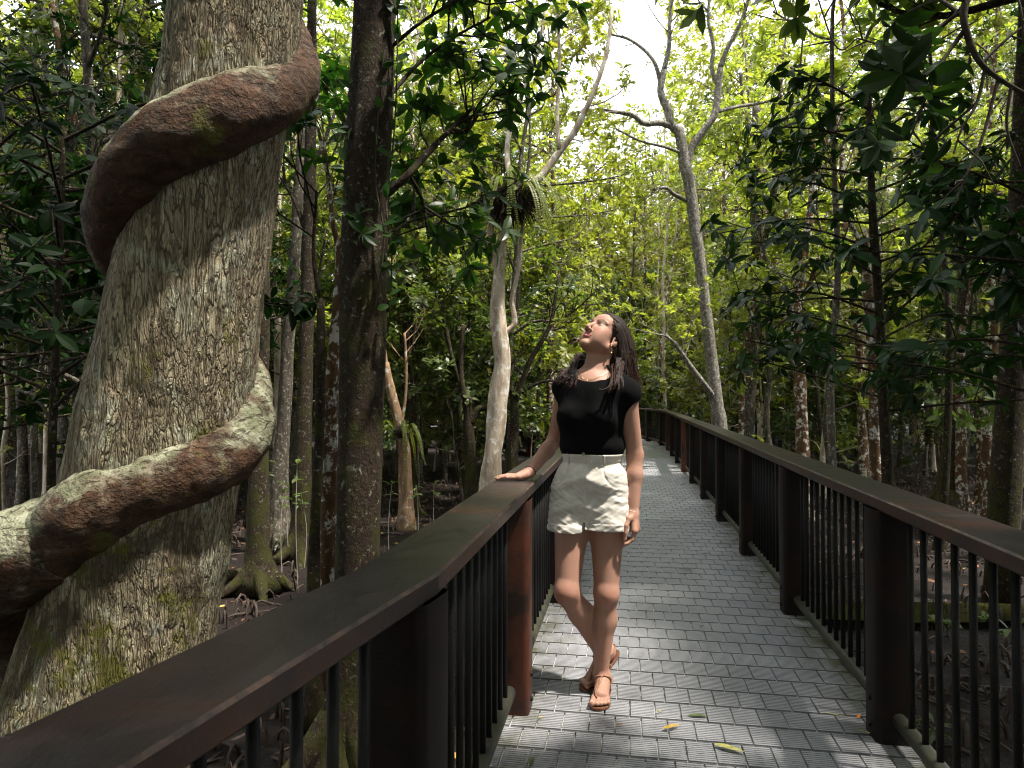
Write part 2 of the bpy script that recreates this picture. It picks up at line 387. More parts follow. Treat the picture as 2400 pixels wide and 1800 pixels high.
def leaves(P, D, N, size, tmpl, rng, wj=.15):
    """Leaves at P pointing along D with their upper side towards N."""
    P = np.asarray(P, float); n = len(P); D = nrm(D); Y = nrm(np.cross(N, D)); Z = np.cross(D, Y)
    TV, TQ = tmpl; size = np.broadcast_to(size, (n,))
    ws = 1 + wj * rng.standard_normal(n); dr = rng.uniform(.3, 1.9, n)
    L = TV[None] * size[:, None, None]
    V = P[:, None] + L[..., :1] * D[:, None] + L[..., 1:2] * ws[:, None, None] * Y[:, None] + L[..., 2:] * dr[:, None, None] * Z[:, None]
    k = len(TV); Q = (TQ[None] + (np.arange(n) * k)[:, None, None]).reshape(-1, 4)
    return V.reshape(-1, 3), Q, np.repeat(rng.uniform(0, 1, n), k)

def rosettes(P, A, size, k, tmpl, rng, tilt=(.1, 1.0), sj=.22):
    """Whorls of k leaves at P round the axis A."""
    P = np.asarray(P, float); A = nrm(A); n = len(P)
    h = nrm(np.cross(A, np.array([.31, .87, .38]))); g = np.cross(A, h)
    ph = (np.arange(k)[None] * 2.399 + rng.uniform(0, 6.28, (n, 1)) + rng.normal(0, .2, (n, k)))
    el = rng.uniform(tilt[0], tilt[1], (n, k))
    rad = np.cos(ph)[..., None] * h[:, None] + np.sin(ph)[..., None] * g[:, None]
    D = rad * np.cos(el)[..., None] + A[:, None] * np.sin(el)[..., None]
    D[..., 2] -= rng.uniform(0, .5, (n, k))
    N = A[:, None] - rad * .3 + rng.normal(0, .25, (n, k, 3))
    s = np.broadcast_to(np.asarray(size, float), (n,))[:, None] * (1 + sj * rng.standard_normal((n, k)))
    base = P[:, None] - A[:, None] * rng.uniform(0, .35, (n, k, 1)) * s[..., None]
    return leaves(base.reshape(-1, 3), D.reshape(-1, 3), N.reshape(-1, 3), np.abs(s).ravel(), tmpl, rng)

# ------------------------------------------------------------------ trees
def branchlets(geo, P, n, ln, rng, tips, r0=.012, up=.25, ang=.9, depth=1, sides=4, start=.3, nd_=3):
    """Side shoots along the limb P; the ends of the last ones go into tips."""
    P = np.asarray(P); k = len(P)
    for _ in range(n):
        s = start + (1 - start) * rng.uniform() ** .8; x = s * (k - 1); i = min(int(x), k - 2); f = x - i
        a = P[i] * (1 - f) + P[i + 1] * f; d = nrm(P[i + 1] - P[i])
        q = nrm(rng.normal(size=3)); q = nrm(q - d * np.dot(q, d))
        dirv = nrm(d * math.cos(ang) + q * math.sin(ang) + np.array([0, 0, up])); l = ln * rng.uniform(.55, 1.25)
        b = a + dirv * l * .5 + rng.normal(size=3) * l * .07; c = b + nrm(dirv + np.array([0, 0, up])) * l * .5 + rng.normal(size=3) * l * .09
        pts = spline([a, b, c], 4 if depth else 3)
        geo.add(*tube(pts, np.linspace(r0, r0 * .4, len(pts)), sides, False))
        if depth:
            branchlets(geo, pts, nd_, ln * .5, rng, tips, r0 * .5, up, ang, depth - 1, 3, .35, nd_)
        else:
            tips.append((.5 * (a + c), dirv)) if rng.uniform() < .35 else None
        tips.append((c, nrm(c - b)))

def gen_tree(seed, H, cb, spread, r0, nl, nsub, leaf, k, tmpl, leafmat, bark, wob=.12, sub_l=.9, lean=0, low=0, fork=False):
    """Meshes of a forest tree: (trunk mesh, crown mesh), base at the origin."""
    rng = np.random.default_rng(seed); g = Geo(); tips = []
    z = np.linspace(0, H, 9); wl = np.cumsum(rng.normal(0, wob, (9, 2)), 0) * np.linspace(.3, 1, 9)[:, None]; wl[0] = 0
    a = rng.uniform(0, 6.28); wl[:, 0] += lean * z * math.cos(a); wl[:, 1] += lean * z * math.sin(a)
    tp = spline(np.column_stack([wl, z - .15]), 26)
    rad = r0 * (1 - .78 * np.linspace(0, 1, 26) ** 1.1) + r0 * .8 * np.exp(-np.linspace(0, 1, 26) * H / .35)
    V, Q = tube(tp, rad, 10, False)
    V = V + (V - np.repeat(tp, 10, 0)) * (fbm(V * [5, 5, 1.2], 3, seed) * .22)[:, None]; g.add(V, Q)
    for j in range(4):                                                  # root flares
        an = j * 1.57 + rng.uniform(-.5, .5); l = r0 * rng.uniform(1.8, 3.2)
        g.add(*tube(spline([[0, 0, r0 * 1.9], [math.cos(an) * r0 * 1.0, math.sin(an) * r0 * 1.0, r0 * .6], [math.cos(an) * l, math.sin(an) * l, -.12]], 6), np.linspace(r0 * .45, r0 * .15, 6), 6, False))
    for i in range(nl):
        t = cb / H + (1 - cb / H) * ((i + rng.uniform(0, .9)) / nl); x = t * 25; ii = min(int(x), 24); p = tp[ii] + (tp[ii + 1] - tp[ii]) * (x - ii)
        az = i * 2.399 + rng.normal(0, .4); e = rng.uniform(.15, .9) + (.5 if t > .85 else 0)
        L = spread * rng.uniform(.6, 1.15) * (1.0 - .35 * max(0, (t - .6) / .4))
        d = np.array([math.cos(az) * math.cos(e), math.sin(az) * math.cos(e), math.sin(e)])
        pts = [p]
        for s in range(4):
            d = nrm(d + rng.normal(0, .28, 3) + np.array([0, 0, .05])); pts.append(pts[-1] + d * L / 4)
        lp = spline(pts, 10); rr = min(r0 * (1 - .78 * t) * .62, .09)
        g.add(*tube(lp, np.linspace(rr, max(.012, rr * .25), 10), 6, False))
        branchlets(g, lp, nsub, sub_l, rng, tips, max(.010, rr * .3))
    for i in range(low):
        p = tp[rng.integers(3, 12)]; az = rng.uniform(0, 6.28); d = np.array([math.cos(az), math.sin(az), .3]); lp = spline([p, p + d * .5, p + d * 1.0 + rng.normal(0, .1, 3)], 6)
        g.add(*tube(lp, np.linspace(.014, .006, 6), 4, False)); branchlets(g, lp, 3, .4, rng, tips, .006, depth=0)
    P = np.array([x[0] for x in tips]); A = np.array([x[1] for x in tips]) + [0, 0, .6]
    P = P + rng.normal(0, .05, P.shape)
    V, Q, R = rosettes(P, A, leaf, k, tmpl, rng)
    c = Geo(); c.add(V, Q, R)
    return g.mesh('trunk', M[bark]), c.mesh('crown', M[leafmat], smooth=False)

def place_tree(meshes, loc, rz, s, name, label, cat='tree', group=None):
    o = empty(name, loc, label=label, cat=cat, group=group); o.rotation_euler = (0, 0, rz); o.scale = (s, s, s)
    link('trunk', meshes[0], o); link('crown', meshes[1], o); return o

# ------------------------------------------------------------------ the boardwalk's line
C0 = np.array([.744, 2.80])
def heading(s):
    if s < -1.45: return math.radians(17.4)
    if s < 14.3: return math.radians(9.5)
    return math.radians(max(-78, 9.5 - 4.6 * (s - 14.3)))
_S = np.arange(-6, 40.001, .02); _H = np.array([heading(s + .01) for s in _S])
_X = np.concatenate([[0], np.cumsum(np.sin(_H[:-1]) * .02)]); _Y = np.concatenate([[0], np.cumsum(np.cos(_H[:-1]) * .02)])
_i0 = int(np.argmin(abs(_S))); _X += C0[0] - _X[_i0]; _Y += C0[1] - _Y[_i0]
def path(s, lat=0.0, z=0.0):
    x, y = np.interp(s, _S, _X), np.interp(s, _S, _Y)
    h = .5 * (heading(s - 1e-3) + heading(s + 1e-3))
    return np.array([x + lat * math.cos(h), y - lat * math.sin(h), z])
def axes(s):
    h = heading(s); return np.array([[math.cos(h), -math.sin(h), 0], [math.sin(h), math.cos(h), 0], [0, 0, 1.]])
HALF = .669

def near_path(x, y, m=1.5):
    return np.min((_X - x) ** 2 + (_Y - y) ** 2) < m * m

# ------------------------------------------------------------------ ground
def ground():
    g = np.sinh(np.linspace(-4.2, 4.2, 221)) / math.sinh(4.2) * 150
    X, Y = np.meshgrid(g, g + 4, indexing='ij'); P = np.column_stack([X.ravel(), Y.ravel(), 0 * X.ravel()])
    Z = GZ + .07 * fbm(P * .9, 4, 3) + .04 * fbm(P * 4, 3, 8) - .03
    P[:, 2] = Z; n = 221; i = np.arange(n - 1)[:, None] * n + np.arange(n - 1)[None]
    Q = np.stack([i, i + n, i + n + 1, i + 1], -1).reshape(-1, 4)
    tag(link('mud_ground', mesh_np('mud_ground', P, Q, M['mud'])), 'dark wet mangrove mud around the boardwalk', 'ground', kind='structure')
ground()

# ------------------------------------------------------------------ deck
def deck():
    g = Geo(); W2 = HALF + .19; row = .16; tw = .106
    s0 = -3.0; n = int((30 - s0) / row)
    for i in range(n):
        s = s0 + i * row; ax = axes(s + row / 2); c = path(s + row / 2)
        near = -1.6 < s < 4.6
        if near or s < 12:
            V, Q = box(c + [0, 0, -.016], [W2, row / 2 - .006, .004], ax); g.add(V, Q, np.full(8, .75))
            off = (i % 2) * tw / 2 + (i * .6180) % 1 * .012
            k0 = -int(W2 / tw) - 2
            for k in range(k0, -k0 + 1):
                a = max(k * tw + off, -W2); b = min(k * tw + off + tw - .007, W2)
                if b - a < .02: continue
                m = c + ax[0] * (a + b) / 2
                if near:
                    g.add(*box(m + [0, 0, -.009], [(b - a) / 2, row / 2 - .007, .003], ax))
                    for r in range(10):
                        g.add(*box(m + ax[1] * (-row / 2 + .0145 + r * .0145) + [0, 0, -.003], [(b - a) / 2, .0054, .003], ax))
                else:
                    g.add(*box(m + [0, 0, -.006], [(b - a) / 2, row / 2 - .007, .006], ax))
        else:
            g.add(*box(c + [0, 0, -.008], [W2, row / 2 - .003, .008], ax))
    V = np.concatenate(g.V)[:, :2]; e = np.abs((V - C0) @ np.array([math.cos(heading(0)), -math.sin(heading(0))])); col = np.zeros((len(V), 4)); col[:, 0] = np.clip((e - .50) / .30, 0, 1); col[:, 3] = 1
    o = g.build('boardwalk_deck', M['deck'], smooth=False, col=col)
    tag(o, 'grey ribbed plastic tile deck of the boardwalk', 'boardwalk', kind='structure')
    b = Geo()
    for lat in (-.62, 0, .62):
        for s in np.arange(-3, 29, 1.57):
            p, q = path(s, lat, -.12), path(s + 1.57, lat, -.12); d = q - p
            ax = np.array([nrm([d[1], -d[0], 0]), nrm(d), [0, 0, 1]]); b.add(*box((p + q) / 2, [.04, np.linalg.norm(d) / 2, .09], ax))
    b.build('deck_beam', M['black_metal'], o, smooth=False)
deck()

# ------------------------------------------------------------------ railings
def rounded_post(p, ax, z0, z1, h=.072, r=.024):
    a = []
    for cx, cy, t0 in ((1, 1, 0), (-1, 1, 90), (-1, -1, 180), (1, -1, 270)):
        for k in range(4):
            t = math.radians(t0 + k * 30); a.append(((h - r) * cx + r * math.cos(t), (h - r) * cy + r * math.sin(t)))
    a = np.array(a); n = len(a); zs = [z0, z0 + .3, (z0 + z1) / 2, z1 - .2, z1]
    V = np.concatenate([p + a[:, :1] * ax[0] + a[:, 1:] * ax[1] + np.array([0, 0, z - p[2]]) for z in zs])
    Q = [[k * n + j, k * n + (j + 1) % n, (k + 1) * n + (j + 1) % n, (k + 1) * n + j] for k in range(len(zs) - 1) for j in range(n)]
    return V, np.array(Q)

def railing(side, label):
    root = empty('boardwalk_railing', path(0, side * .741), label=label, cat='railing', group='boardwalk railings')
    org = np.array(root.location); LAT = side * (HALF + .082)
    posts = [-1.53 + .02] + [.04 + 1.57 * k for k in range(0, 20)]
    if side > 0: posts[0] = -1.49
    posts = [-3.1] + posts
    # hand rail: chamfered boards, butted with hairline gaps
    g = Geo(); prof = np.array([[-.097, -.044], [-.097, -.006], [-.091, 0], [.091, 0], [.097, -.006], [.097, -.044], [.091, -.05], [-.091, -.05]])
    ends = [-3.1, -1.45] + [.04 + 1.57 * k for k in (2, 4, 6, 8, 9, 10, 11, 12, 13, 14, 15, 16, 17, 18, 19)]
    for a, b in zip(ends[:-1], ends[1:]):
        m = 7; ss = np.linspace(a + (.0022 if a > -1.4 else 0), b - (.0022 if b > -1.4 else 0), m); V = []
        for s in ss:
            h = .5 * (heading(s - 2e-3) + heading(s + 2e-3)); ax = np.array([[math.cos(h), -math.sin(h), 0], [0, 0, 1.]]); c = path(s, LAT + side * .032, .95)
            V.append(c + prof @ ax)
        V = np.concatenate(V); n = 8
        Q = [[k * n + j, k * n + (j + 1) % n, (k + 1) * n + (j + 1) % n, (k + 1) * n + j] for k in range(m - 1) for j in range(n)]
        for e in (0, (m - 1) * n): Q += [[e, e + 1, e + 6, e + 7], [e + 1, e + 2, e + 5, e + 6], [e + 2, e + 3, e + 4, e + 5]]
        g.add(V, Q); mi = np.zeros(len(Q), np.int32); mi[[k * n + j for k in range(m - 1) for j in (1, 3)]] = 1; g.M[-1] = mi
    g.build('handrail', [M['rail'], M['rail_edge']], root, org, smooth=False)
    for s in posts:
        g = Geo(); g.add(*rounded_post(path(s, LAT, 0), axes(s), GZ - .1, .9))
        po = g.build('post', M['post_red_lit' if (side < 0 and abs(s - .04) < .1) or (s > 9 and int(s * 7) % 3 == 0) else 'post'], root, org)
        if s < 9:
            for zz in (.045, .15):
                b = Geo(); p = path(s, LAT - side * .074, zz); b.add(*tube([p + axes(s)[0] * side * .004, p - axes(s)[0] * side * .006], .011, 8)); b.build('bolt', M['black_metal'], po, org)
    for a, b in zip(posts[:-1], posts[1:]):
        ss = np.linspace(a, b, 5)
        g = Geo(); g.add(*tube([path(s, LAT + side * .01, .095) for s in ss], .029, 12)); g.build('bottom_rail', M['tube'], root, org)
    bal = []
    for a, b in zip(posts[:-1], posts[1:]):
        n = max(3, int(round((b - a - .14) / .112)) - 1)
        for k in range(n): bal.append(a + .07 + (b - a - .14) * (k + 1) / (n + 1))
    far = Geo()
    bal.sort(key=lambda s: abs(s - 1))
    for i, s in enumerate(bal):
        P = [path(s, LAT + side * .01, z) for z in (.10, .5, .905)]
        if i < 96:
            g = Geo(); g.add(*tube(P, .0115, 8)); g.build('baluster', M['black_metal'], root, org)
        else: far.add(*tube(P, .0115, 5, False))
    tag(far.build('far_baluster', M['black_metal'], root, org), kind='stuff')
railing(-1, 'railing the woman rests her hand on, with the near reddish rounded post')
railing(1, 'dark railing across the deck from the woman, curving away to the bend')


# ------------------------------------------------------------------ the big leaning tree and its liana
def big_tree():
    D = 2.2
    cl = [(552, -120, 150), (552, 0, 153), (507, 271, 160), (434, 651, 179), (391, 895, 192), (325, 1187, 201), (279, 1442, 206), (235, 1640, 222), (195, 1850, 245), (172, 2000, 268), (140, 2280, 310), (112, 2620, 370)]
    P = np.array([W(x, y, D) for x, y, _ in cl]); R = np.array([w / FPX * D - .012 for *_, w in cl]); R[0] = R[1]
    P[:, 1] += .06 * np.sin(np.linspace(0, 3, len(P)))
    P = np.vstack([P[0] + (P[0] - P[1]) * 16 + [0, 0, .3], P[0] + (P[0] - P[1]) * 8, P])[::-1]; R = np.concatenate([[.11, .17], R])[::-1]
    n = 900; c = spline(P, n); r = spline(np.column_stack([R, R, R]), n)[:, 0]
    root = empty('tree', (c[0, 0], c[0, 1], GZ), label='massive leaning tree with pale fissured mossy bark, wrapped by a thick liana', cat='tree')
    org = np.array(root.location)
    ns = 260; V, Q = tube(c, r, ns, False); C = np.repeat(c, ns, 0); d = V - C; N = nrm(d)
    q = V * [1, 1, .25]
    h = .020 * fbm(V * 2.2, 3, 2) + .010 * np.clip(fbm(q * 22, 4, 5), -.6, .4) + .0035 * fbm(V * [60, 60, 30], 2, 9) + .012 * np.clip(vnoise(V * [3, 3, 9], 4) - .5, 0, 1)
    flare = np.clip((-.2 - V[:, 2]) / .8, 0, 1) ** 2; th = np.arctan2(d[:, 1], d[:, 0])
    h = h + flare * .09 * np.maximum(0, np.cos(4 * th + .6))
    g = Geo(); g.add(V + N * h[:, None], Q); g.build('trunk', M['bark_big'], root, org)
    rng = np.random.default_rng(5); g = Geo(); tips = []
    for i in range(13):                                              # limbs and crown, above the frame
        k = int(n * (.70 + .29 * i / 13)); az = i * 2.4; e = rng.uniform(.1, .8); p = c[k]; L = rng.uniform(1.8, 3.2)
        dv = np.array([math.cos(az) * math.cos(e), math.sin(az) * math.cos(e), math.sin(e)])
        if dv[0] > .2 and dv[1] < .75: dv[0] *= -.6
        lp = spline([p, p + dv * L * .5 + rng.normal(0, .15, 3), p + dv * L + [0, 0, .4]], 10); lp = lp[lp[:, 2] > 3.6] if lp[0, 2] < 3.6 else lp
        if len(lp) < 4: continue
        g.add(*tube(lp, np.linspace(.06, .02, len(lp)), 7, False)); branchlets(g, lp, 6, 1.0, rng, tips, .014)
    g.build('limb', M['bark_grey'], root, org)
    tp = np.array([t[0] for t in tips]); ta = np.array([t[1] for t in tips]) + [0, 0, .5]; keep = tp[:, 2] > 3.3
    V, Q, Rr = rosettes(tp[keep], ta[keep], .16, 8, T_MID, rng); Geo().add(V, Q, Rr).build('crown', M['leaf_dark'], root, org, False)
    # liana: a helix round the trunk
    zz = c[:, 2]; t = np.linspace(0, 1, 520)
    key = [(-1.34 * math.pi, 2250), (-1.2 * math.pi, 1700), (-math.pi, 1430), (-.5 * math.pi, 1160), (0, 1008), (.5 * math.pi, 815), (math.pi, 610), (1.5 * math.pi, 368), (2 * math.pi, 170), (2.5 * math.pi, -40), (3 * math.pi, -260), (3.6 * math.pi, -520), (5 * math.pi, -1000)]
    # angle 0 = right side, -pi/2 = the side towards the camera; ang grows going up
    K = spline(np.array([[a, y, 0] for a, y in key], float), 520); A = K[:, 0]
    Z = np.array([W(400, y, D)[2] for y in K[:, 1]]); ok = Z > GZ - .1; A, Z = A[ok], Z[ok]
    ci = np.column_stack([np.interp(Z, zz, c[:, j]) for j in range(3)]); ri = np.interp(Z, zz, r)
    vr = .098 + .038 * np.clip((1.5 - Z) / .5, 0, 1) + .016 * np.sin(A * 1.7) + .010 * fbm(np.column_stack([A * 1.5, 0 * A, 0 * A]), 3, 6)
    rad = ri + vr * .18 - .01 - .062 * np.clip((1.7 - Z) / .4, 0, 1) + np.maximum(0, -.72 * math.pi - A) * .30
    axis = nrm(np.gradient(ci, axis=0)); ex = nrm(np.cross([0, 1, 0.], axis)); ey = np.cross(axis, ex)
    # helix: right -> (going up) behind -> left -> front -> right
    L = ci + rad[:, None] * (np.cos(A)[:, None] * ex + np.sin(A)[:, None] * ey)
    ns = 64; V, Q = tube(L, vr, ns); Cc = np.repeat(np.vstack([L[:1], L, L[-1:]]), ns, 0); N = nrm(V - Cc)
    hh = .018 * fbm(V * 6, 4, 11) + .008 * fbm(V * [26, 26, 26], 3, 12) + .006 * np.clip(fbm(V * 5, 2, 14) - .3, 0, 1)
    o = Geo().add(V + N * hh[:, None], Q).build('liana', M['liana'])
    tag(o, 'thick red brown liana with pale lichen patches coiling up the leaning tree', 'liana')

def liana_mat():
    m, t, out = new_mat('liana_bark'); o = coords(t)
    f = noise(t, coords(t, (1, 1, 1)), 14, 5, .65, .4); fine = noise(t, o, 90, 3, .6); b = noise(t, o, 2.3, 5, .62, .3)
    col = mixc(t, ramp(t, f, .35, .65), (.018, .009, .005), (.078, .034, .016))
    geo = nd(t, "NewGeometry"); sp = t.nodes.new("ShaderNodeSeparateXYZ"); t.links.new(geo.outputs['Normal'], sp.inputs[0])
    up = ramp(t, sp.outputs['Z'], -.4, .8)
    so = t.nodes.new("ShaderNodeSeparateXYZ"); t.links.new(o, so.inputs[0])
    lowz = ramp(t, so.outputs['Z'], 1.75, 1.0)
    lf = math_(t, 'ADD', math_(t, 'MULTIPLY', b, 1.0), math_(t, 'MULTIPLY', up, .26)); lf = math_(t, 'ADD', lf, math_(t, 'MULTIPLY', lowz, .25))
    crack = ramp(t, noise(t, coords(t, (1, 1, 2.2)), 20, 5, .65, 1.2), .36, .46)
    lich = mixc(t, ramp(t, f, .4, .6), (.17, .19, .11), (.38, .39, .28)); lich = mixc(t, math_(t, 'SUBTRACT', 1.0, crack), lich, (.09, .07, .04))
    col = mixc(t, ramp(t, lf, .77, .88), col, lich)
    col = mixc(t, math_(t, 'MULTIPLY', ramp(t, noise(t, o, 7, 5, .6), .58, .66), .7), col, (.085, .10, .012))
    col = mixc(t, math_(t, 'MULTIPLY', ramp(t, noise(t, o, 17, 6, .75), .52, .62), math_(t, 'ADD', math_(t, 'MULTIPLY', up, .6), .1)), col, (.21, .175, .125)); col = mixc(t, math_(t, 'MULTIPLY', fine, .3), col, (.16, .10, .06))
    principled(t, out, col, .8, .25, bump(t, math_(t, 'ADD', f, math_(t, 'ADD', math_(t, 'MULTIPLY', fine, .5), math_(t, 'MULTIPLY', crack, .5))), 1.0, .016)); return m
M['liana'] = liana_mat()
big_tree()

# ------------------------------------------------------------------ hero trunks, drawn as lines through the photograph's points at their own distance
def px_limb(pts, d, n=24, dd=None):
    """(px, py, width px[, extra depth]) -> points and radii."""
    P = np.array([W(p[0], p[1], d + (p[3] if len(p) > 3 else 0)) for p in pts]); R = np.array([p[2] * .5 / FPX * (d + (p[3] if len(p) > 3 else 0)) for p in pts])
    c = spline(P, n); k = np.linspace(0, 1, len(R)); r = np.interp(np.linspace(0, 1, n), k, R); return c, r
def rough_tube(c, r, seed, ns=14, amp=.2, fr=(6, 6, 2)):
    V, Q = tube(c, r, ns); C = np.repeat(np.vstack([c[:1], c, c[-1:]]), ns, 0)
    return V + (V - C) * (fbm(V * np.array(fr), 3, seed) * amp)[:, None], Q
def drop(pts, d):
    """Adds the foot of a trunk on the mud under its last point."""
    x, y, w = pts[-1][:3]; p = W(x, y, d); zy = 926 + FPX * (CAM_H - GZ) / d
    return pts + [(x + (x - pts[-2][0]) * .1, zy + 10, w * 1.35)] if zy > y + 25 else pts
def hero(name, label, d, trunk, limbs=(), bark='bark_grey', leaf='leaf_mid', lsize=.13, k=8, tmpl=T_MID, seed=1, nsub=5, sub_l=.8, up_extra=0, flare=True, depth=1, ns=16, amp=.16, crown_h=None, sp=1.6, ncr=9):
    rng = np.random.default_rng(seed); trunk = drop(list(trunk), d)
    c, r = px_limb(trunk[::-1], d, 40); base = c[0].copy()
    root = empty(name, (base[0], base[1], GZ), label=label, cat='tree'); org = np.array(root.location); g = Geo(); tips = []
    if flare:
        zz = np.clip(1 - (c[:, 2] - GZ) / .5, 0, 1); r = r * (1 + .7 * zz ** 2)
        for j in range(5):
            an = j * 1.256 + rng.uniform(-.4, .4); l = r[0] * rng.uniform(1.6, 2.5)
            g.add(*tube(spline([base + [0, 0, r[0] * 1.5], base + [math.cos(an) * r[0] * .8, math.sin(an) * r[0] * .8, r[0] * .5], np.array([base[0] + math.cos(an) * l, base[1] + math.sin(an) * l, GZ - .1])], 6), np.linspace(r[0] * .45, r[0] * .14, 6), 7, False))
    g.add(*rough_tube(c, r, seed, ns, amp))
    for i, lb in enumerate(limbs):
        bare = isinstance(lb, tuple) and lb[0] == 'bare'; pts = lb[1] if bare else lb
        lc, lr = px_limb(pts, d, 22); g.add(*rough_tube(lc, lr, seed + i, 9, .12))
        if not bare: branchlets(g, lc, nsub, sub_l, rng, tips, max(.008, lr[-1] * .5), depth=depth, start=.45)
    if crown_h:                                                      # the top of the tree, above the frame
        top = c[-1]; dv = nrm(c[-1] - c[-8]); e = top + dv * crown_h; ext = spline([top, top + dv * crown_h * .5 + rng.normal(0, .15, 3), e], 12)
        g.add(*rough_tube(ext, np.linspace(r[-1], r[-1] * .4, 12), seed + 50, 10, .1))
        for i in range(ncr):
            p = ext[int(1 + 10 * i / ncr)]; az = i * 2.4 + seed; ee = rng.uniform(.1, .9); dd = np.array([math.cos(az) * math.cos(ee), math.sin(az) * math.cos(ee), math.sin(ee)])
            lp = spline([p, p + dd * sp * .5 + rng.normal(0, .1, 3), p + dd * sp + [0, 0, .2]], 8); g.add(*tube(lp, np.linspace(r[-1] * .4, .012, 8), 6, False))
            branchlets(g, lp, 5, .9, rng, tips, .011)
    g.build('trunk', M[bark], root, org)
    if tips:
        P = np.array([t[0] for t in tips]); A = np.array([t[1] for t in tips]) + [0, 0, .5]
        V, Q, R = rosettes(P, A, lsize, k, tmpl, rng); Geo().add(V, Q, R).build('crown', M[leaf], root, org, False)
    return root

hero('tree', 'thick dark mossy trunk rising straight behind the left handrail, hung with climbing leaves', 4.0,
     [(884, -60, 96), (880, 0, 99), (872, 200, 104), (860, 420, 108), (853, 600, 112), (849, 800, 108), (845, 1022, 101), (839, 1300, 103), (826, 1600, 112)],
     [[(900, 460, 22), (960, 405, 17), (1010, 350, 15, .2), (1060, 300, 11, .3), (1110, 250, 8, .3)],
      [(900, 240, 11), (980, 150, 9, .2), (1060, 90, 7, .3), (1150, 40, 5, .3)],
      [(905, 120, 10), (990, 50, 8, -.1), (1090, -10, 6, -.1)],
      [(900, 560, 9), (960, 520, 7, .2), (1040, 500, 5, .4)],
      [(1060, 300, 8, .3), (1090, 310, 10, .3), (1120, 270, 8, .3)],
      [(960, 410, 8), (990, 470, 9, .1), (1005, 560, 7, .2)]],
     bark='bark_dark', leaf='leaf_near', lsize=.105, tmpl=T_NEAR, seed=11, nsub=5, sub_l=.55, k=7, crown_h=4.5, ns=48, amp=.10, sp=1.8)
hero('tree', 'thin trunk with white lichen and a knot hole, just left of the mossy trunk', 4.9,
     [(800, 560, 26), (796, 684, 27), (782, 850, 30), (776, 950, 34), (775, 1030, 42), (771, 1100, 37), (770, 1200, 38), (766, 1400, 40)],
     [[(798, 600, 14), (780, 520, 12), (770, 420, 10, .2), (745, 300, 8, .3)]], bark='bark_blotch', leaf='leaf_near', seed=12, lsize=.12, nsub=4)
hero('tree', 'slim dark trunk with stilted roots, foot in the mud left of the lichened thin trunk', 4.7,
     [(752, 700, 18), (750, 980, 22), (742, 1150, 22), (738, 1250, 24), (735, 1380, 30)], [[(752, 720, 10), (735, 600, 9), (742, 450, 7)]], bark='bark_dark', leaf='leaf_near', seed=13, lsize=.12)
hero('tree', 'straight dark trunk between the leaning tree and the mossy trunk, wider of the pair there', 9.5,
     [(732, -40, 22), (728, 300, 26), (722, 600, 30), (716, 850, 34), (712, 1000, 36), (708, 1120, 44)],
     [[(722, 560, 12), (690, 470, 10), (660, 420, 8, .3)], [(722, 420, 12), (760, 330, 9), (790, 250, 7, .4)]], bark='bark_dark', seed=14, leaf='leaf_mid', crown_h=3)
hero('tree', 'grey trunk bowing slightly leftward, narrower of the pair beside the leaning tree', 10.5,
     [(716, 250, 22), (702, 420, 24), (690, 600, 26), (676, 800, 28), (664, 1000, 32), (655, 1110, 42)],
     [[(705, 400, 12), (735, 300, 9), (742, 200, 7, .4)]], bark='bark_grey', seed=15, leaf='leaf_mid', crown_h=None)
hero('tree', 'slender pale trunk seen right beside the bowed grey trunk', 13,
     [(654, 250, 12), (652, 600, 14), (650, 900, 15), (648, 1100, 17)], [[(653, 300, 8), (640, 200, 7), (645, 80, 5)]], bark='bark_pale', seed=16, leaf='leaf_mid', crown_h=None)
hero('tree', 'dark trunk half hidden at the right edge of the leaning tree', 8,
     [(622, -40, 20), (620, 500, 26), (616, 800, 30), (612, 1000, 34), (606, 1120, 46)], [], bark='bark_dark', seed=17, leaf='leaf_dark', crown_h=3)
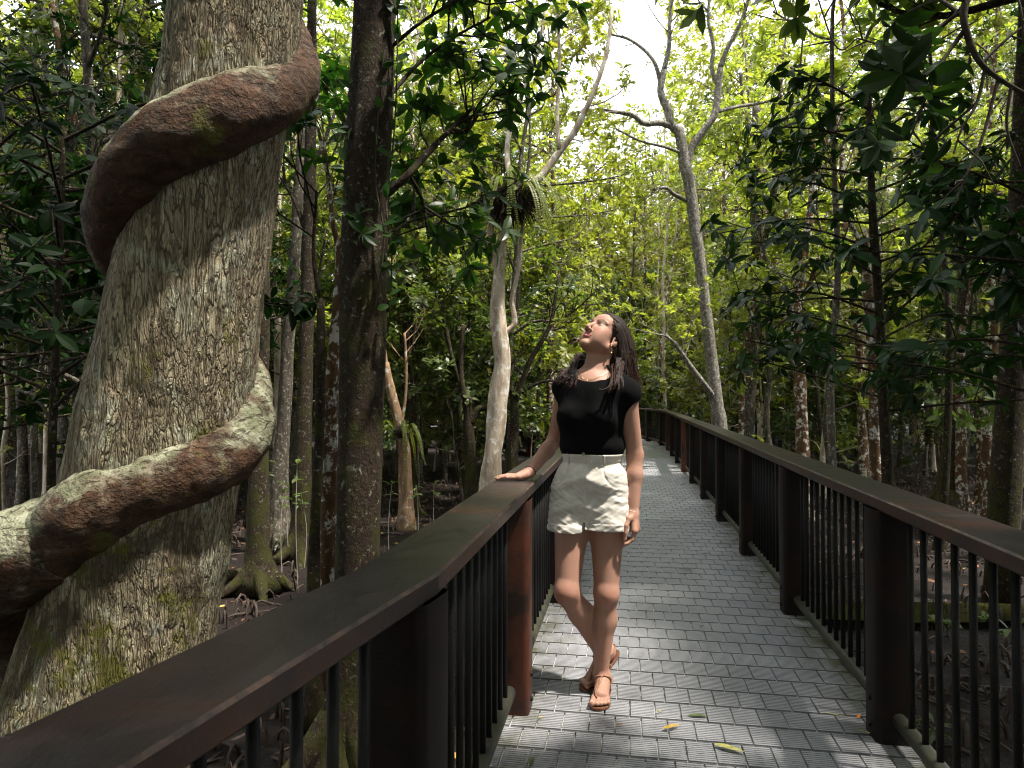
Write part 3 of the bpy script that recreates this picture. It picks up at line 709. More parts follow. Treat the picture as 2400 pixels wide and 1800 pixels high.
# the forked tree in the middle
hero('tree', 'tall grey tree with snaking forked limbs under the sky gap', 12.5,
     [(1590, 300, 22.7), (1598, 340, 24.4), (1606, 390, 26.9), (1617, 440, 26.0), (1630, 540, 26.0), (1644, 640, 26.0), (1656, 740, 26.9), (1668, 850, 28.6), (1680, 950, 31.1), (1688, 1010, 35.3)],
     [('bare', [(1606, 398, 20.2), (1622, 345, 18.5), (1650, 305, 17.6), (1676, 265, 16.8), (1683, 210, 16.0), (1688, 160, 14.3)]),
      [(1688, 160, 13.4), (1702, 120, 10.9), (1728, 70, 10.1), (1748, 20, 8.4), (1765, -60, 6.7)],
      [(1684, 205, 12.6), (1668, 160, 10.1), (1672, 110, 9.2), (1660, 40, 7.6), (1668, -50, 5.9)],
      [(1680, 262, 9.2), (1730, 250, 7.6, .3), (1780, 242, 6.7, .5), (1830, 230, 5.0, .6)],
      ('bare', [(1592, 310, 21.8), (1572, 290, 20.2), (1566, 260, 18.5), (1548, 215, 16.0), (1556, 165, 15.1)]),
      [(1556, 165, 12.6), (1568, 110, 10.9), (1570, 50, 9.2), (1577, -40, 6.7)], [(1550, 200, 10.9), (1530, 140, 8.4), (1480, 95, 6.7, .2), (1430, 80, 5.0, .3)],
      [(1572, 296, 16.0), (1545, 288, 14.3, -.1), (1510, 290, 12.6, -.2), (1482, 270, 11.8, -.2), (1440, 262, 9.2, -.2), (1395, 255, 6.7, -.2)],
      [(1600, 360, 8.4), (1560, 345, 6.7, -.2), (1500, 330, 5.9, -.3), (1440, 300, 4.2, -.4)],
      [(1608, 470, 10.9), (1580, 455, 9.2, -.2), (1560, 440, 8.4, -.3), (1530, 445, 5.9, -.4)],
      [(1676, 935, 14.3), (1650, 900, 13.4, -.2), (1612, 850, 11.8, -.3), (1585, 810, 9.2, -.4), (1560, 785, 6.7, -.4)]],
     bark='bark_silver', leaf='leaf_bright', lsize=.115, seed=21, nsub=5, sub_l=.75, k=8, ns=20, tmpl=T_MID, amp=.14)
# the pale trunk that carries the fern basket
hero('tree', 'pale peeling trunk with a fern basket high up, left of the woman', 10.0,
     [(1184, 500, 26), (1178, 560, 26), (1170, 640, 28), (1166, 720, 36), (1172, 800, 40), (1176, 850, 37), (1168, 930, 43), (1160, 1020, 45), (1152, 1110, 49)],
     [('bare', [(1182, 520, 22), (1196, 470, 22), (1190, 430, 22)]), ('bare', [(1172, 660, 18), (1160, 600, 19), (1150, 540, 17), (1158, 480, 15)]),
      [(1160, 590, 13), (1130, 560, 11, -.2), (1095, 535, 9, -.3), (1060, 480, 7, -.3)],
      [(1200, 450, 20), (1262, 420, 19, .1), (1300, 370, 17, .2), (1345, 310, 15, .3), (1385, 230, 13, .3), (1420, 130, 10, .4), (1435, 20, 8, .5)],
      [(1310, 350, 10, .2), (1306, 260, 9, .3), (1312, 150, 8, .3), (1305, 30, 7, .4)], [(1195, 430, 14), (1190, 330, 12, .2), (1225, 220, 10, .3), (1260, 120, 8, .4), (1280, 10, 6, .5)],
      ('bare', [(1184, 780, 14), (1204, 762, 15), (1206, 740, 14), (1200, 700, 11), (1214, 640, 10), (1222, 560, 9), (1226, 500, 8)]),
      ('bare', [(1155, 930, 8), (1162, 860, 9), (1168, 800, 8)])],
     bark='bark_pale', leaf='leaf_bright', lsize=.11, seed=22, nsub=5, sub_l=.75, ns=26, amp=.28, flare=False)
hero('tree', 'short leaning pale tree with a fern tuft on its stump, right of the mossy trunk', 11.5,
     [(902, 850, 18.0), (912, 900, 21.3), (928, 960, 24.6), (940, 1010, 27.9), (948, 1060, 29.5), (950, 1110, 31.2), (952, 1180, 34.4)],
     [[(905, 870, 14.8), (896, 800, 11.5), (890, 740, 9.0), (870, 640, 7.4)], [(940, 1000, 8.2), (950, 930, 7.4), (952, 860, 6.6), (948, 780, 5.7)]], bark='bark_tan', leaf='leaf_mid', seed=23, ns=22, amp=.22, flare=False)
# right side
hero('tree', 'straight speckled grey trunk with a thin twin stem, right of the forked tree', 15,
     [(1772, 250, 18), (1774, 330, 22), (1778, 500, 24), (1776, 640, 26), (1768, 750, 27), (1758, 900, 27), (1752, 1010, 30)],
     [[(1772, 340, 12), (1745, 260, 9), (1735, 170, 7)], [(1776, 420, 12), (1826, 350, 10, .3), (1850, 240, 8, .4)], [(1776, 410, 8), (1740, 380, 8, -.2), (1724, 330, 6, -.3)], [(1782, 640, 9), (1815, 460, 8), (1850, 360, 6)], ('bare', [(1762, 640, 8), (1766, 450, 8), (1768, 300, 7)])],
     bark='bark_grey', leaf='leaf_bright', lsize=.12, seed=24, nsub=5, sub_l=.8)
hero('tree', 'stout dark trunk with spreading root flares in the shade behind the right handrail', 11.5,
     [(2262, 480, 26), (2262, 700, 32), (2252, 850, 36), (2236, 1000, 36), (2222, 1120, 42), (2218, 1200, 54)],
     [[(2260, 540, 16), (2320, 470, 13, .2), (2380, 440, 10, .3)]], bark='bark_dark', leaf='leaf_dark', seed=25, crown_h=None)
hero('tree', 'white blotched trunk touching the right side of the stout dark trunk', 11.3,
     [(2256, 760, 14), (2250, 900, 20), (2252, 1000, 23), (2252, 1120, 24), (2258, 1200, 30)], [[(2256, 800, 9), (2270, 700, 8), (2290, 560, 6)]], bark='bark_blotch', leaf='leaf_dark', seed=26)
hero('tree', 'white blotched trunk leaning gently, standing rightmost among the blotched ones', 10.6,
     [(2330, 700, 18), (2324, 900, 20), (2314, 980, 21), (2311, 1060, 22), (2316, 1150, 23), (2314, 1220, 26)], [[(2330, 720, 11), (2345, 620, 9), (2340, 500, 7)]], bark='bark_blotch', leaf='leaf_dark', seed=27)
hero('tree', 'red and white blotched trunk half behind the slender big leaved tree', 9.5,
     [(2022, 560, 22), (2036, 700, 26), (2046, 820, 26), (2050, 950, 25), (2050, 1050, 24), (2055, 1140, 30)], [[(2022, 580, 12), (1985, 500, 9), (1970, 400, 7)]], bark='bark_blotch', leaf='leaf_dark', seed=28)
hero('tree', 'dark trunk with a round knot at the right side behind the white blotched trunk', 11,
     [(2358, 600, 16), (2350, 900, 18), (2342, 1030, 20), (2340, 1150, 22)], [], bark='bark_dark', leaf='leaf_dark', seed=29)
hero('tree', 'reddish brown crooked trunk in the dappled light left of the slender big leaved tree', 12.5,
     [(1900, 300, 15), (1905, 450, 18), (1880, 620, 22), (1868, 760, 26), (1875, 900, 26), (1880, 1020, 28)], [[(1900, 380, 11), (1940, 330, 10), (1975, 250, 8)], [(1868, 720, 12), (1900, 660, 11), (1918, 600, 9)]], bark='bark_blotch', leaf='leaf_mid', seed=30)
hero('tree', 'dark forked tree arching rightward between the pale trunk and the woman', 12,
     [(1205, 930, 18), (1206, 1000, 22), (1202, 1080, 26)], [[(1205, 950, 16), (1222, 900, 14), (1245, 840, 13), (1290, 760, 10), (1310, 640, 7)], [(1205, 945, 14), (1192, 890, 11), (1195, 820, 8)]], bark='bark_dark', leaf='leaf_mid', seed=31)
hero('tree', 'dark crooked tree with an elbow limb left of the pale trunk', 12.5,
     [(1100, 930, 20), (1098, 1000, 24), (1104, 1100, 28)], [[(1100, 960, 18), (1088, 930, 15), (1080, 860, 12), (1085, 760, 9)], [(1104, 990, 20), (1120, 960, 18), (1145, 955, 14)], [(1088, 925, 12), (1060, 840, 10), (1040, 740, 8)]], bark='bark_dark', leaf='leaf_mid', seed=32)
hero('tree', 'dark straight stem seen just right of the short leaning pale tree', 13,
     [(955, 640, 14), (952, 800, 16), (965, 950, 18), (968, 1100, 20)], [[(955, 680, 10), (975, 560, 9), (1000, 480, 7)], [(953, 760, 8), (935, 700, 7), (930, 600, 5)]], bark='bark_dark', leaf='leaf_mid', seed=33)

# the slender big-leaved tree on the right
def whorl_tree(label, d, stem, arms, seed, lsize, leaf='leaf_shade', nsub=3, sub_l=.4, tw=.006):
    rng = np.random.default_rng(seed); c, r = px_limb(drop(stem, d)[::-1], d, 36)
    root = empty('sapling_tree', (c[0, 0], c[0, 1], GZ), label=label, cat='tree'); org = np.array(root.location); g = Geo(); g.add(*rough_tube(c, r, seed, 10, .1)); tips = []
    for i in range(arms):
        t = .34 + .66 * i / arms; k = min(int(t * 35), 34); p = c[k]; az = i * 2.399 + rng.normal(0, .3); L = (1.45 - .8 * abs(t - .55)) * rng.uniform(.7, 1.1)
        dv = np.array([math.cos(az), math.sin(az) * .9, rng.uniform(0, .35)])
        lp = spline([p, p + dv * L * .5 + [0, 0, .05], p + dv * L + [0, 0, rng.uniform(-.15, .1)]], 8)
        g.add(*tube(lp, np.linspace(.013, .006, 8), 5, False)); branchlets(g, lp, nsub, sub_l, rng, tips, tw, up=.15, depth=0, start=.35)
        tips.append((lp[-1], nrm(lp[-1] - lp[-3]))); tips.append((lp[5], nrm(lp[-1] - lp[-3])))
    g.build('trunk', M['bark_dark'], root, org)
    P = np.array([t[0] for t in tips]); A = np.array([t[1] for t in tips]) * .8 + [0, 0, .8]
    V, Q, R = rosettes(P, A, lsize, 8, T_NEAR, rng, (-.25, .6)); Geo().add(V, Q, R).build('crown', M[leaf], root, org, False)
whorl_tree('slender dark stemmed tree with tiers of large glossy leaf whorls behind the right handrail', 6.2,
           [(2036, 180, 10), (2040, 350, 14), (2046, 515, 18), (2056, 650, 20), (2064, 780, 21), (2068, 900, 22), (2076, 1030, 24), (2080, 1150, 26)], 36, 41, .135)
whorl_tree('young tree with large drooping leaves at the far right edge, nearer than the knotted trunk', 4.6,
           [(2480, 350, 14), (2470, 560, 18), (2462, 800, 20), (2450, 1100, 24)], 16, 42, .15)
whorl_tree('small young tree with dark leaf whorls crowding the left edge of the leaning tree', 4.4,
           [(150, 300, 12), (140, 560, 15), (132, 800, 18), (120, 1150, 20)], 30, 43, .115, 'leaf_dark')
whorl_tree('dark leaved sapling in the shade at the left edge of the frame', 5.6,
           [(-40, 200, 12), (-30, 560, 15), (-20, 800, 18), (-10, 1100, 20)], 30, 44, .115, 'leaf_dark')

# overhanging branch, top right: reaches in from a tree outside the frame
def overhang():
    rng = np.random.default_rng(9); d = 2.3; g = Geo(); tips = []
    base = W(2480, -260, d); root = empty('overhanging_branch', base, label='overhanging branch with big dark leaves reaching in at the upper right corner', cat='branch'); org = np.array(base)
    main = px_rad = px_limb([(2480, -260, 26), (2330, -120, 20), (2262, 10, 17), (2270, 90, 15), (2300, 150, 13), (2350, 190, 11), (2420, 230, 10)], d, 30)
    g.add(*rough_tube(*main, 3, 10, .1))
    subs = [[(2262, 10, 10), (2210, 60, 8, .1), (2150, 90, 6, .1), (2100, 130, 4, .1)], [(2265, 60, 9), (2200, 160, 7), (2170, 230, 6, -.1), (2130, 330, 4, -.1)], [(2310, 155, 9), (2290, 240, 7), (2255, 300, 5), (2235, 360, 4)],
            [(2268, 40, 8), (2160, -20, 6, .2), (2030, -10, 5, .3), (1960, 60, 4, .3)], [(2262, 20, 8), (2120, 110, 6, .3), (2010, 90, 4, .3)], [(2340, 185, 8), (2300, 330, 7), (2260, 420, 5), (2240, 470, 4)],
            [(2370, 200, 8), (2360, 300, 6), (2390, 390, 5)], [(2300, 150, 8), (2350, 100, 7), (2400, 60, 5)], [(2265, 70, 8), (2170, 180, 7, .2), (2060, 240, 5, .3), (2020, 330, 4, .4)], [(2290, 240, 7), (2190, 330, 6, .1), (2120, 420, 4, .2)],
            [(2350, -60, 8), (2390, 10, 6, -.1), (2400, 120, 5, -.1)], [(2255, 0, 8), (2190, 0, 6, -.1), (2090, 60, 5, -.15), (2060, 160, 4, -.15)], [(2010, 90, 4, .3), (1960, 110, 3, .3), (1905, -40, 3, .3)]]
    for a, b in (((1.55, 2.25, 3.0), (2.0, 2.1, 3.5)), ((1.6, 2.1, 3.0), (1.5, 1.9, 3.6)), ((1.5, 2.0, 2.95), (2.3, 1.85, 3.7)), ((1.55, 2.2, 3.0), (1.1, 2.1, 3.4)), ((1.6, 2.0, 3.0), (1.9, 1.6, 3.3))):  # unseen upper sprays added above the frame to shade the leaves below
        c = spline([a, (np.array(a) + b) / 2 + rng.normal(0, .05, 3), b], 10); g.add(*tube(c, np.linspace(.010, .005, 10), 5, False)); branchlets(g, c, 5, .3, rng, tips, .004, depth=1)
    for s in subs:
        c, r = px_limb(s, d, 14); g.add(*tube(c, np.maximum(r, .003), 6, False))
        tips.append((c[-1], nrm(c[-1] - c[-3]))); tips.append((c[9], nrm(c[-1] - c[8])))
        branchlets(g, c, 2, .16, rng, tips, .004, up=-.1, depth=0, start=.4)
    g.build('twig', M['bark_twig'], root, org)
    P = np.array([t[0] for t in tips]); A = np.array([t[1] for t in tips]) + [0, 0, .35]
    v = P - on_level(1590, 1715, 0); v2 = P - np.array([.42, 3.05, .9]); sd = np.array(sdir); ok = (np.linalg.norm(v - (v @ sd)[:, None] * sd, axis=1) > .24) & (np.linalg.norm(v2 - (v2 @ sd)[:, None] * sd, axis=1) > .45); P, A = P[ok], A[ok]
    V, Q, R = rosettes(P, A, .105, 6, T_NEAR, rng, (-.5, .5)); Geo().add(V, Q, R).build('foliage', M['leaf_shade'], root, org, False)
overhang()

# climbing plant on the mossy trunk
def climber():
    rng = np.random.default_rng(4); d = 4.0; root_p = W(905, 760, 3.86)
    root = empty('climbing_vine', root_p, label='climbing plant with fleshy oval leaves up the flank of the mossy trunk', cat='vine'); org = np.array(root_p); g = Geo(); L = Geo()
    lines = [[(912, 760, -.13), (918, 600, -.12), (905, 480, -.15), (922, 330, -.13), (930, 180, -.10), (932, 40, -.08), (935, -40, -.08)], [(880, 720, -.17), (900, 560, -.16), (880, 420, -.18), (888, 250, -.18), (900, 120, -.17)],
             [(830, 520, -.12), (812, 400, -.06), (820, 300, -.08), (826, 150, -.06)]]
    for ln, dens in zip(lines, (46, 13, 16)):
        c = spline([W(x, y, d + e) for x, y, e in ln], 60); g.add(*tube(c, np.full(60, .0045), 5, False))
        i = rng.integers(0, 58, dens); P = c[i] + rng.normal(0, .008, (dens, 3)); sgn = np.where(np.arange(dens) % 2 == 0, 1, -1)
        out = -1 if ln[0][0] < 850 else 1
        D = np.column_stack([sgn * .5 + out * .55 + rng.normal(0, .2, dens), -np.abs(rng.normal(.45, .25, dens)), rng.uniform(-.1, .75, dens)])
        N = np.column_stack([rng.normal(0, .3, dens), np.full(dens, -.8), rng.uniform(.2, .9, dens)])
        L.add(*leaves(P, D, N, rng.uniform(.06, .105, dens), T_OVAL, rng))
    g.build('stem', M['bark_twig'], root, org); L.build('foliage', M['leaf_near'], root, org, True)
climber()

# ------------------------------------------------------------------ ferns
def fern(label, p, rball, nf, flen, hang, seed, nroot):
    rng = np.random.default_rng(seed); root = empty('fern', p, label=label, cat='fern'); g = Geo()
    u = nrm(rng.normal(size=(nroot, 3)) + [0, 0, -.25])
    for v in u:
        a = v * rball * .3 * [1, 1, .6]; b = v * rball * rng.uniform(.75, 1.25) * [1, 1, .8] - [0, 0, rball * .15]; m = (a + b) / 2 + rng.normal(0, rball * .07, 3) + [0, 0, rball * .12]
        g.add(*tube(spline([a, m, b], 5), np.linspace(.0040, .0016, 5) * rball / .25, 4, False))
    n = 20; th = np.linspace(0, math.pi, n); V, Q = tube(np.column_stack([0 * th, 0 * th, -np.cos(th) * rball * .55]), np.sin(th) * rball * .62 + 1e-4, 20); g.add(V * (1 + .2 * fbm(V * 14, 3, 3))[:, None], Q)
    g.build('root_mass', M['fern_root'], root)
    for i in range(nf):
        az = rng.uniform(0, 6.28); L = flen * rng.uniform(.35, 1.1); hg = hang * rng.uniform(.8, 1.15)
        if rng.uniform() < .3: L *= .4; hg = .1
        d = np.array([math.cos(az), math.sin(az), 0]); hgt = rng.uniform(-.35, .45); a = d * rball * .55 + [0, 0, rball * hgt]
        c = spline([a, a + d * L * .20 + [0, 0, L * .16], a + d * L * .42 + [0, 0, L * .02 - hg * L * .25], a + d * L * .5 + rng.normal(0, .05, 3) + [0, 0, -hg * L * .9]], 64)
        f = Geo(); f.add(*tube(c, np.linspace(.0035, .0012, 64), 4, False))
        T = nrm(np.gradient(c, axis=0)); S = nrm(np.cross(T, [d[1], -d[0], .2])); S = nrm(np.cross(T, nrm(np.cross(np.array([-d[1], d[0], 0.]), T)))) ; w = np.sin(np.linspace(.25, 2.9, 64)) * .034 + .006
        for sg in (1, -1):
            f.add(*leaves(c[2:], S[2:] * sg + T[2:] * .25, np.cross(S[2:], T[2:]) * sg, w[2:], (T_FAR[0] * [1, 1.7, 1], T_FAR[1]), rng))
        f.build('frond', M['fern'], root, (0, 0, 0), False)
M['fern_root'] = simple('fern_root', (.045, .032, .024), .8, .2, 30)
fern('big fern basket with long hanging fronds and bristly dark roots on the pale trunk', W(1196, 462, 9.85), .47, 46, 1.9, 1.0, 3, 1200)
fern('small fern tuft with drooping yellow green fronds on the short leaning stump', W(940, 1012, 11.3), .19, 16, 1.15, .9, 4, 90)

# ------------------------------------------------------------------ the forest: individual trees
TALL = [gen_tree(100 + i, 11 + i % 4 * 1.3, 2.0 + (i % 3) * .8, 2.4, .085 + .02 * (i % 3), 17, 8, .14, 8, T_FAR, ('leaf_bright', 'leaf_mid')[i % 2], ('bark_grey', 'bark_pale', 'bark_blotch', 'bark_grey')[i % 4], .13, 1.0, .03, 3) for i in range(6)]
THIN = [gen_tree(200 + i, 7 + i % 3, 2.2 + .5 * (i % 2), 1.45, .045 + .008 * i, 13, 6, .13, 8, T_FAR, ('leaf_mid', 'leaf_bright')[i % 2], ('bark_grey', 'bark_pale', 'bark_dark')[i % 3], .10, .7, .04, 3) for i in range(4)]
UNDER = [gen_tree(300 + i, 3.2 + i % 2, .7, 1.1, .022, 14, 6, .12, 8, T_FAR, ('leaf_mid', 'leaf_bright')[i % 2], ('bark_grey', 'bark_pale')[i % 2], .10, .55, .05, 2) for i in range(3)]
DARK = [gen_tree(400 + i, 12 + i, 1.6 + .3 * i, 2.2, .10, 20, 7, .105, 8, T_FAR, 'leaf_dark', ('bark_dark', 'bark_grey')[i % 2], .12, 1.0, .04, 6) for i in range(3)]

POLE = [gen_tree(600 + i, 9.5 + i, 4.5, 1.0, .05 + .012 * i, 7, 4, .12, 8, T_FAR, 'leaf_bright', ('bark_grey', 'bark_pale', 'bark_dark', 'bark_blotch')[i], .16, .6, .05, 2) for i in range(4)]

HEROES = [(o.location.x, o.location.y) for o in bpy.data.objects if o.get('category') == 'tree']
placed = list(HEROES)
def free(x, y, m): return all((x - a) ** 2 + (y - b) ** 2 > m * m for a, b in placed)
rf = np.random.default_rng(77)
first = {}
def put(kind, variants, i, x, y, s, name, label, group):
    key = (kind, i); placed.append((x, y)); z = GZ; rz = rf.uniform(0, 6.28)
    if key not in first:
        first[key] = place_tree(variants[i], (x, y, z), rz, s, name, label, 'tree', group)
    else:
        o = copy_thing(first[key], (x, y, z), rz, s, label); o['group'] = group
def azpx(x, y): return 1200 + FPX * x / max(y, .1)

LAB = {('T', 'l'): ('tall grey forest trunk with a leafy top in the wood left of the boardwalk', 'tall trees in the wood left of the boardwalk'),
       ('T', 'c'): ('tall sunlit mangrove tree in the bright wood beyond the boardwalk bend', 'tall trees in the bright wood beyond the bend'),
       ('T', 'r'): ('tall leafy trunk in the wood beyond the right handrail', 'tall trees in the wood right of the boardwalk'),
       ('N', 'l'): ('thin pole trunk with small crown in the wood left of the boardwalk', 'thin trees in the wood left of the boardwalk'),
       ('N', 'c'): ('thin pole trunk with light green crown beyond the boardwalk bend', 'thin trees in the bright wood beyond the bend'),
       ('N', 'r'): ('thin pole trunk among many in the wood beyond the right handrail', 'thin trees in the wood right of the boardwalk'),
       ('U', 'l'): ('low bushy understorey sapling in the wood left of the boardwalk', 'saplings under the trees left of the boardwalk'),
       ('U', 'c'): ('low bushy understorey sapling beyond the boardwalk bend', 'saplings under the trees beyond the bend'),
       ('U', 'r'): ('low bushy understorey sapling in the wood beyond the right handrail', 'saplings under the trees right of the boardwalk'),
       ('D', 'l'): ('shady dark leaved tree in the gloom behind the leaning tree', 'dark trees in the gloom on the left'),
       ('D', 'r'): ('shady dark leaved tree in the gloom at the far right', 'dark trees in the gloom on the right')}
def zone(px): return 'l' if px < 1120 else ('c' if px < 1760 else 'r')
def scatter(kind, variants, n, ymin, ymax, smin, smax, mind, name, cond=lambda px, x, y: True):
    k = t = 0
    while k < n and t < n * 60:
        t += 1; y = math.sqrt(rf.uniform(ymin ** 2, ymax ** 2)); px = rf.uniform(-350, 2750); x = (px - 1200) / FPX * y
        if near_path(x, y, 1.7) or not free(x, y, mind) or not cond(px, x, y): continue
        if any(np.hypot(*((np.array([x, y]) - q[:2]) - (hh * sdir[0] / sdir[2], hh * sdir[1] / sdir[2]))) < 1.7 for q in SUNNY for hh in (0.6, 1.5, 2.5)): continue
        lb, gr = LAB[(kind, zone(px))]; put(kind, variants, int(rf.integers(len(variants))), x, y, rf.uniform(smin, smax), name, lb, gr); k += 1
SUNNY = [W(1165, 800, 9.9), W(1190, 480, 9.8), W(945, 1080, 11.4)]
gap = lambda px, y: 1290 < px < 1600
scatter('D', DARK, 11, 5.2, 17, .85, 1.1, 1.5, 'tree', lambda px, x, y: px < 560)
scatter('D', DARK, 3, 12, 19, .85, 1.0, 1.6, 'tree', lambda px, x, y: 2280 < px)
scatter('T', TALL, 30, 14, 24, .8, 1.05, 1.5, 'tree', lambda px, x, y: not gap(px, y) and (y > 15 or px > 560))
scatter('N', THIN, 45, 9, 22, .8, 1.15, .8, 'thin_tree', lambda px, x, y: (not gap(px, y) or y > 15) and not (y < 13 and 960 < px < 1900))
scatter('U', UNDER, 45, 10, 26, .7, 1.25, .8, 'sapling_tree', lambda px, x, y: y > 13 or px > 1900 or px < 1120)
scatter('T', TALL, 46, 24, 42, .9, 1.25, 1.8, 'tree', lambda px, x, y: not gap(px, y))
scatter('N', THIN, 95, 16, 40, .9, 1.3, 1.0, 'thin_tree')
scatter('U', UNDER, 80, 20, 40, 1.0, 1.6, 1.2, 'sapling_tree')
scatter('U', [UNDER[1]], 45, 26, 40, 1.0, 1.9, .8, 'sapling_tree', lambda px, x, y: 850 < px < 2000)

for zl in 'lcr': LAB[('P', zl)] = ('bare slim pole trunk rising through the wood ' + {'l': 'left of the boardwalk', 'c': 'beyond the boardwalk bend', 'r': 'beyond the right handrail'}[zl], 'slim bare trunks in the wood ' + {'l': 'left of the boardwalk', 'c': 'beyond the bend', 'r': 'right of the boardwalk'}[zl])
scatter('P', POLE, 120, 9, 32, .8, 1.2, .55, 'thin_tree', lambda px, x, y: not (y < 14 and 960 < px < 1900))

# the far wood, one mass
def far_wood():
    rng = np.random.default_rng(31); g = Geo()
    n = 330; az = rng.uniform(-.78, .78, n); r = rng.uniform(40, 60, n)
    for a, q in zip(az, r):
        x, y = q * math.sin(a), q * math.cos(a); h = rng.uniform(8, 16)
        g.add(*tube(spline([[x, y, GZ - .1], [x + rng.normal(0, .3), y, h * .5], [x + rng.normal(0, .8), y, h]], 6), np.linspace(.16, .06, 6), 6, False), mi=int(rng.integers(1, 3)))
    n = 42000; az = rng.uniform(-.80, .80, n); q = rng.uniform(37, 58, n); px = 1200 + FPX * np.tan(az)
    top = 24 + 5 * vnoise(np.column_stack([az * 9, 0 * az, 0 * az]), 3); top = np.where((px > 1310) & (px < 1560), 16.5 + 2.5 * vnoise(np.column_stack([az * 40, 0 * az, 0 * az]), 5), top)
    z = GZ + .3 + (top - GZ) * rng.uniform(0, 1, n) ** .85
    k2 = 9000; a2 = np.arctan((rng.uniform(1100, 1800, k2) - 1200) / FPX); q2 = rng.uniform(36, 48, k2); az, q, z = np.r_[az, a2], np.r_[q, q2], np.r_[z, GZ + .3 + rng.uniform(0, 13, k2)]
    P = np.column_stack([q * np.sin(az), q * np.cos(az), z]); keep = fbm(P * [.35, .35, .5], 3, 8) > -.40; P = P[keep]
    A = nrm(rng.normal(size=P.shape) * .5 + [0, 0, 1]); V, Q, R = rosettes(P, A, .30, 6, T_FAR, rng); g.add(V, Q, R, 0)
    o = g.build('far_wood', [M['leaf_bright'], M['bark_grey'], M['bark_pale']], smooth=False)
    tag(o, 'dense far mangrove wood closing the view behind the trees', 'wood', kind='stuff')
far_wood()
def unseen_wood():  # unseen wood added behind the camera to block low skylight
    rng = np.random.default_rng(91); g = Geo()
    for i in range(60):
        a = rng.uniform(math.radians(80), math.radians(280)); q = rng.uniform(7, 16); x, y = q * math.sin(a), q * math.cos(a)
        if near_path(x, y, 2): continue
        g.add(*tube(spline([[x, y, GZ - .1], [x + rng.normal(0, .2), y, 5], [x + rng.normal(0, .5), y, 11]], 6), np.linspace(.12, .05, 6), 6, False), mi=1)
    n = 16000; a = rng.uniform(math.radians(68), math.radians(292), n); q = rng.uniform(8, 16, n); z = GZ + .4 + 13 * rng.uniform(0, 1, n) ** .9
    P = np.column_stack([q * np.sin(a), q * np.cos(a), z]); P = P[(fbm(P * .5, 3, 4) > -.3)]
    sd = np.array(sdir); v = P - np.array([.4, 3.1, .9]); P = P[np.linalg.norm(v - (v @ sd)[:, None] * sd, axis=1) > 1.6]
    A = nrm(rng.normal(size=P.shape) * .5 + [0, 0, 1]); g.add(*rosettes(P, A, .26, 7, T_FAR, rng)); o = g.build('unseen_wood', [M['leaf_mid'], M['bark_grey']], smooth=False)
    tag(o, 'dense unseen mangrove wood added around the viewpoint to block skylight', 'wood', kind='stuff')
unseen_wood()

# unseen tall trees added to shade the boardwalk, crowns pruned along the sun's path
sd0 = np.array(sdir)
def shade_canopy_tree(x, y, H, cb, seed, label, nl=16, spread=2.6):
    rng = np.random.default_rng(seed); g = Geo(); tips = []; root = empty('tree', (x, y, GZ), label=label, cat='tree', group='unseen canopy trees added for shade'); org = np.array(root.location)
    tp = spline([[x, y, GZ - .1], [x + rng.normal(0, .2), y + rng.normal(0, .2), H * .5], [x + rng.normal(0, .4), y + rng.normal(0, .4), H]], 24); g.add(*rough_tube(tp, np.linspace(.16, .05, 24), seed, 12, .15))
    for i in range(nl):
        t = cb / H + (1 - cb / H) * i / nl; p = tp[int(t * 23)]; az = i * 2.399; e = rng.uniform(0, .7); dv = np.array([math.cos(az) * math.cos(e), math.sin(az) * math.cos(e), math.sin(e)]); L = spread * rng.uniform(.7, 1.15)
        lp = spline([p, p + dv * L * .5 + rng.normal(0, .15, 3), p + dv * L], 9)
        if any((np.linalg.norm((lp - q) - ((lp - q) @ sd0)[:, None] * sd0, axis=1) < 1.05).any() for q in (np.array([.42, 3.1, 1.45]), np.array([.42, 3.1, .7]))): continue
        g.add(*tube(lp, np.linspace(.05, .015, 9), 6, False)); branchlets(g, lp, 9, 1.0, rng, tips, .013)
    g.build('trunk', M['bark_dark'], root, org)
    P = np.array([t[0] for t in tips]); A = np.array([t[1] for t in tips]) + [0, 0, .6]; sd = np.array(sdir); ok = np.ones(len(P), bool)
    for c, r in ((np.array([.42, 3.1, 1.45]), .62), (np.array([.42, 3.1, .7]), .55), (on_level(1590, 1715, 0), .20), (on_level(1640, 1080, 0), .9), (W(420, 950, 2.0), .7), (W(480, 650, 2.0), .6), (W(540, 300, 2.0), .5), (W(350, 1250, 2.0), .5), (W(560, 60, 2.0), .4), (W(1165, 900, 10), .7), (W(1190, 460, 9.8), .6)):
        v = P - c; d = np.linalg.norm(v - (v @ sd)[:, None] * sd, axis=1); ok &= d > r * (.75 + .5 * rng.uniform(size=len(P)))
    V, Q, R = rosettes(P[ok], A[ok], .27, 8, T_FAR, rng); Geo().add(V, Q, R).build('crown', M['leaf_mid'], root, org, False)
for k, a in enumerate([(4.2, 5.2, 11, 5.2), (6.6, .6, 11, 4.6), (2.6, -.9, 10, 5.0), (7.2, 4.4, 12, 4.5), (-1.6, -1.4, 10, 5), (5.4, 7.6, 12, 5.6), (-5.2, .6, 11, 4.8), (1.8, -2.6, 11, 5.5), (5.3, 3.3, 12, 6.0), (5.6, 6.2, 13, 6.5), (-8.2, 5.6, 12, 6.0)]):
    shade_canopy_tree(*a, 500 + k, 'tall unseen canopy tree outside the frame, added to shade the boardwalk')

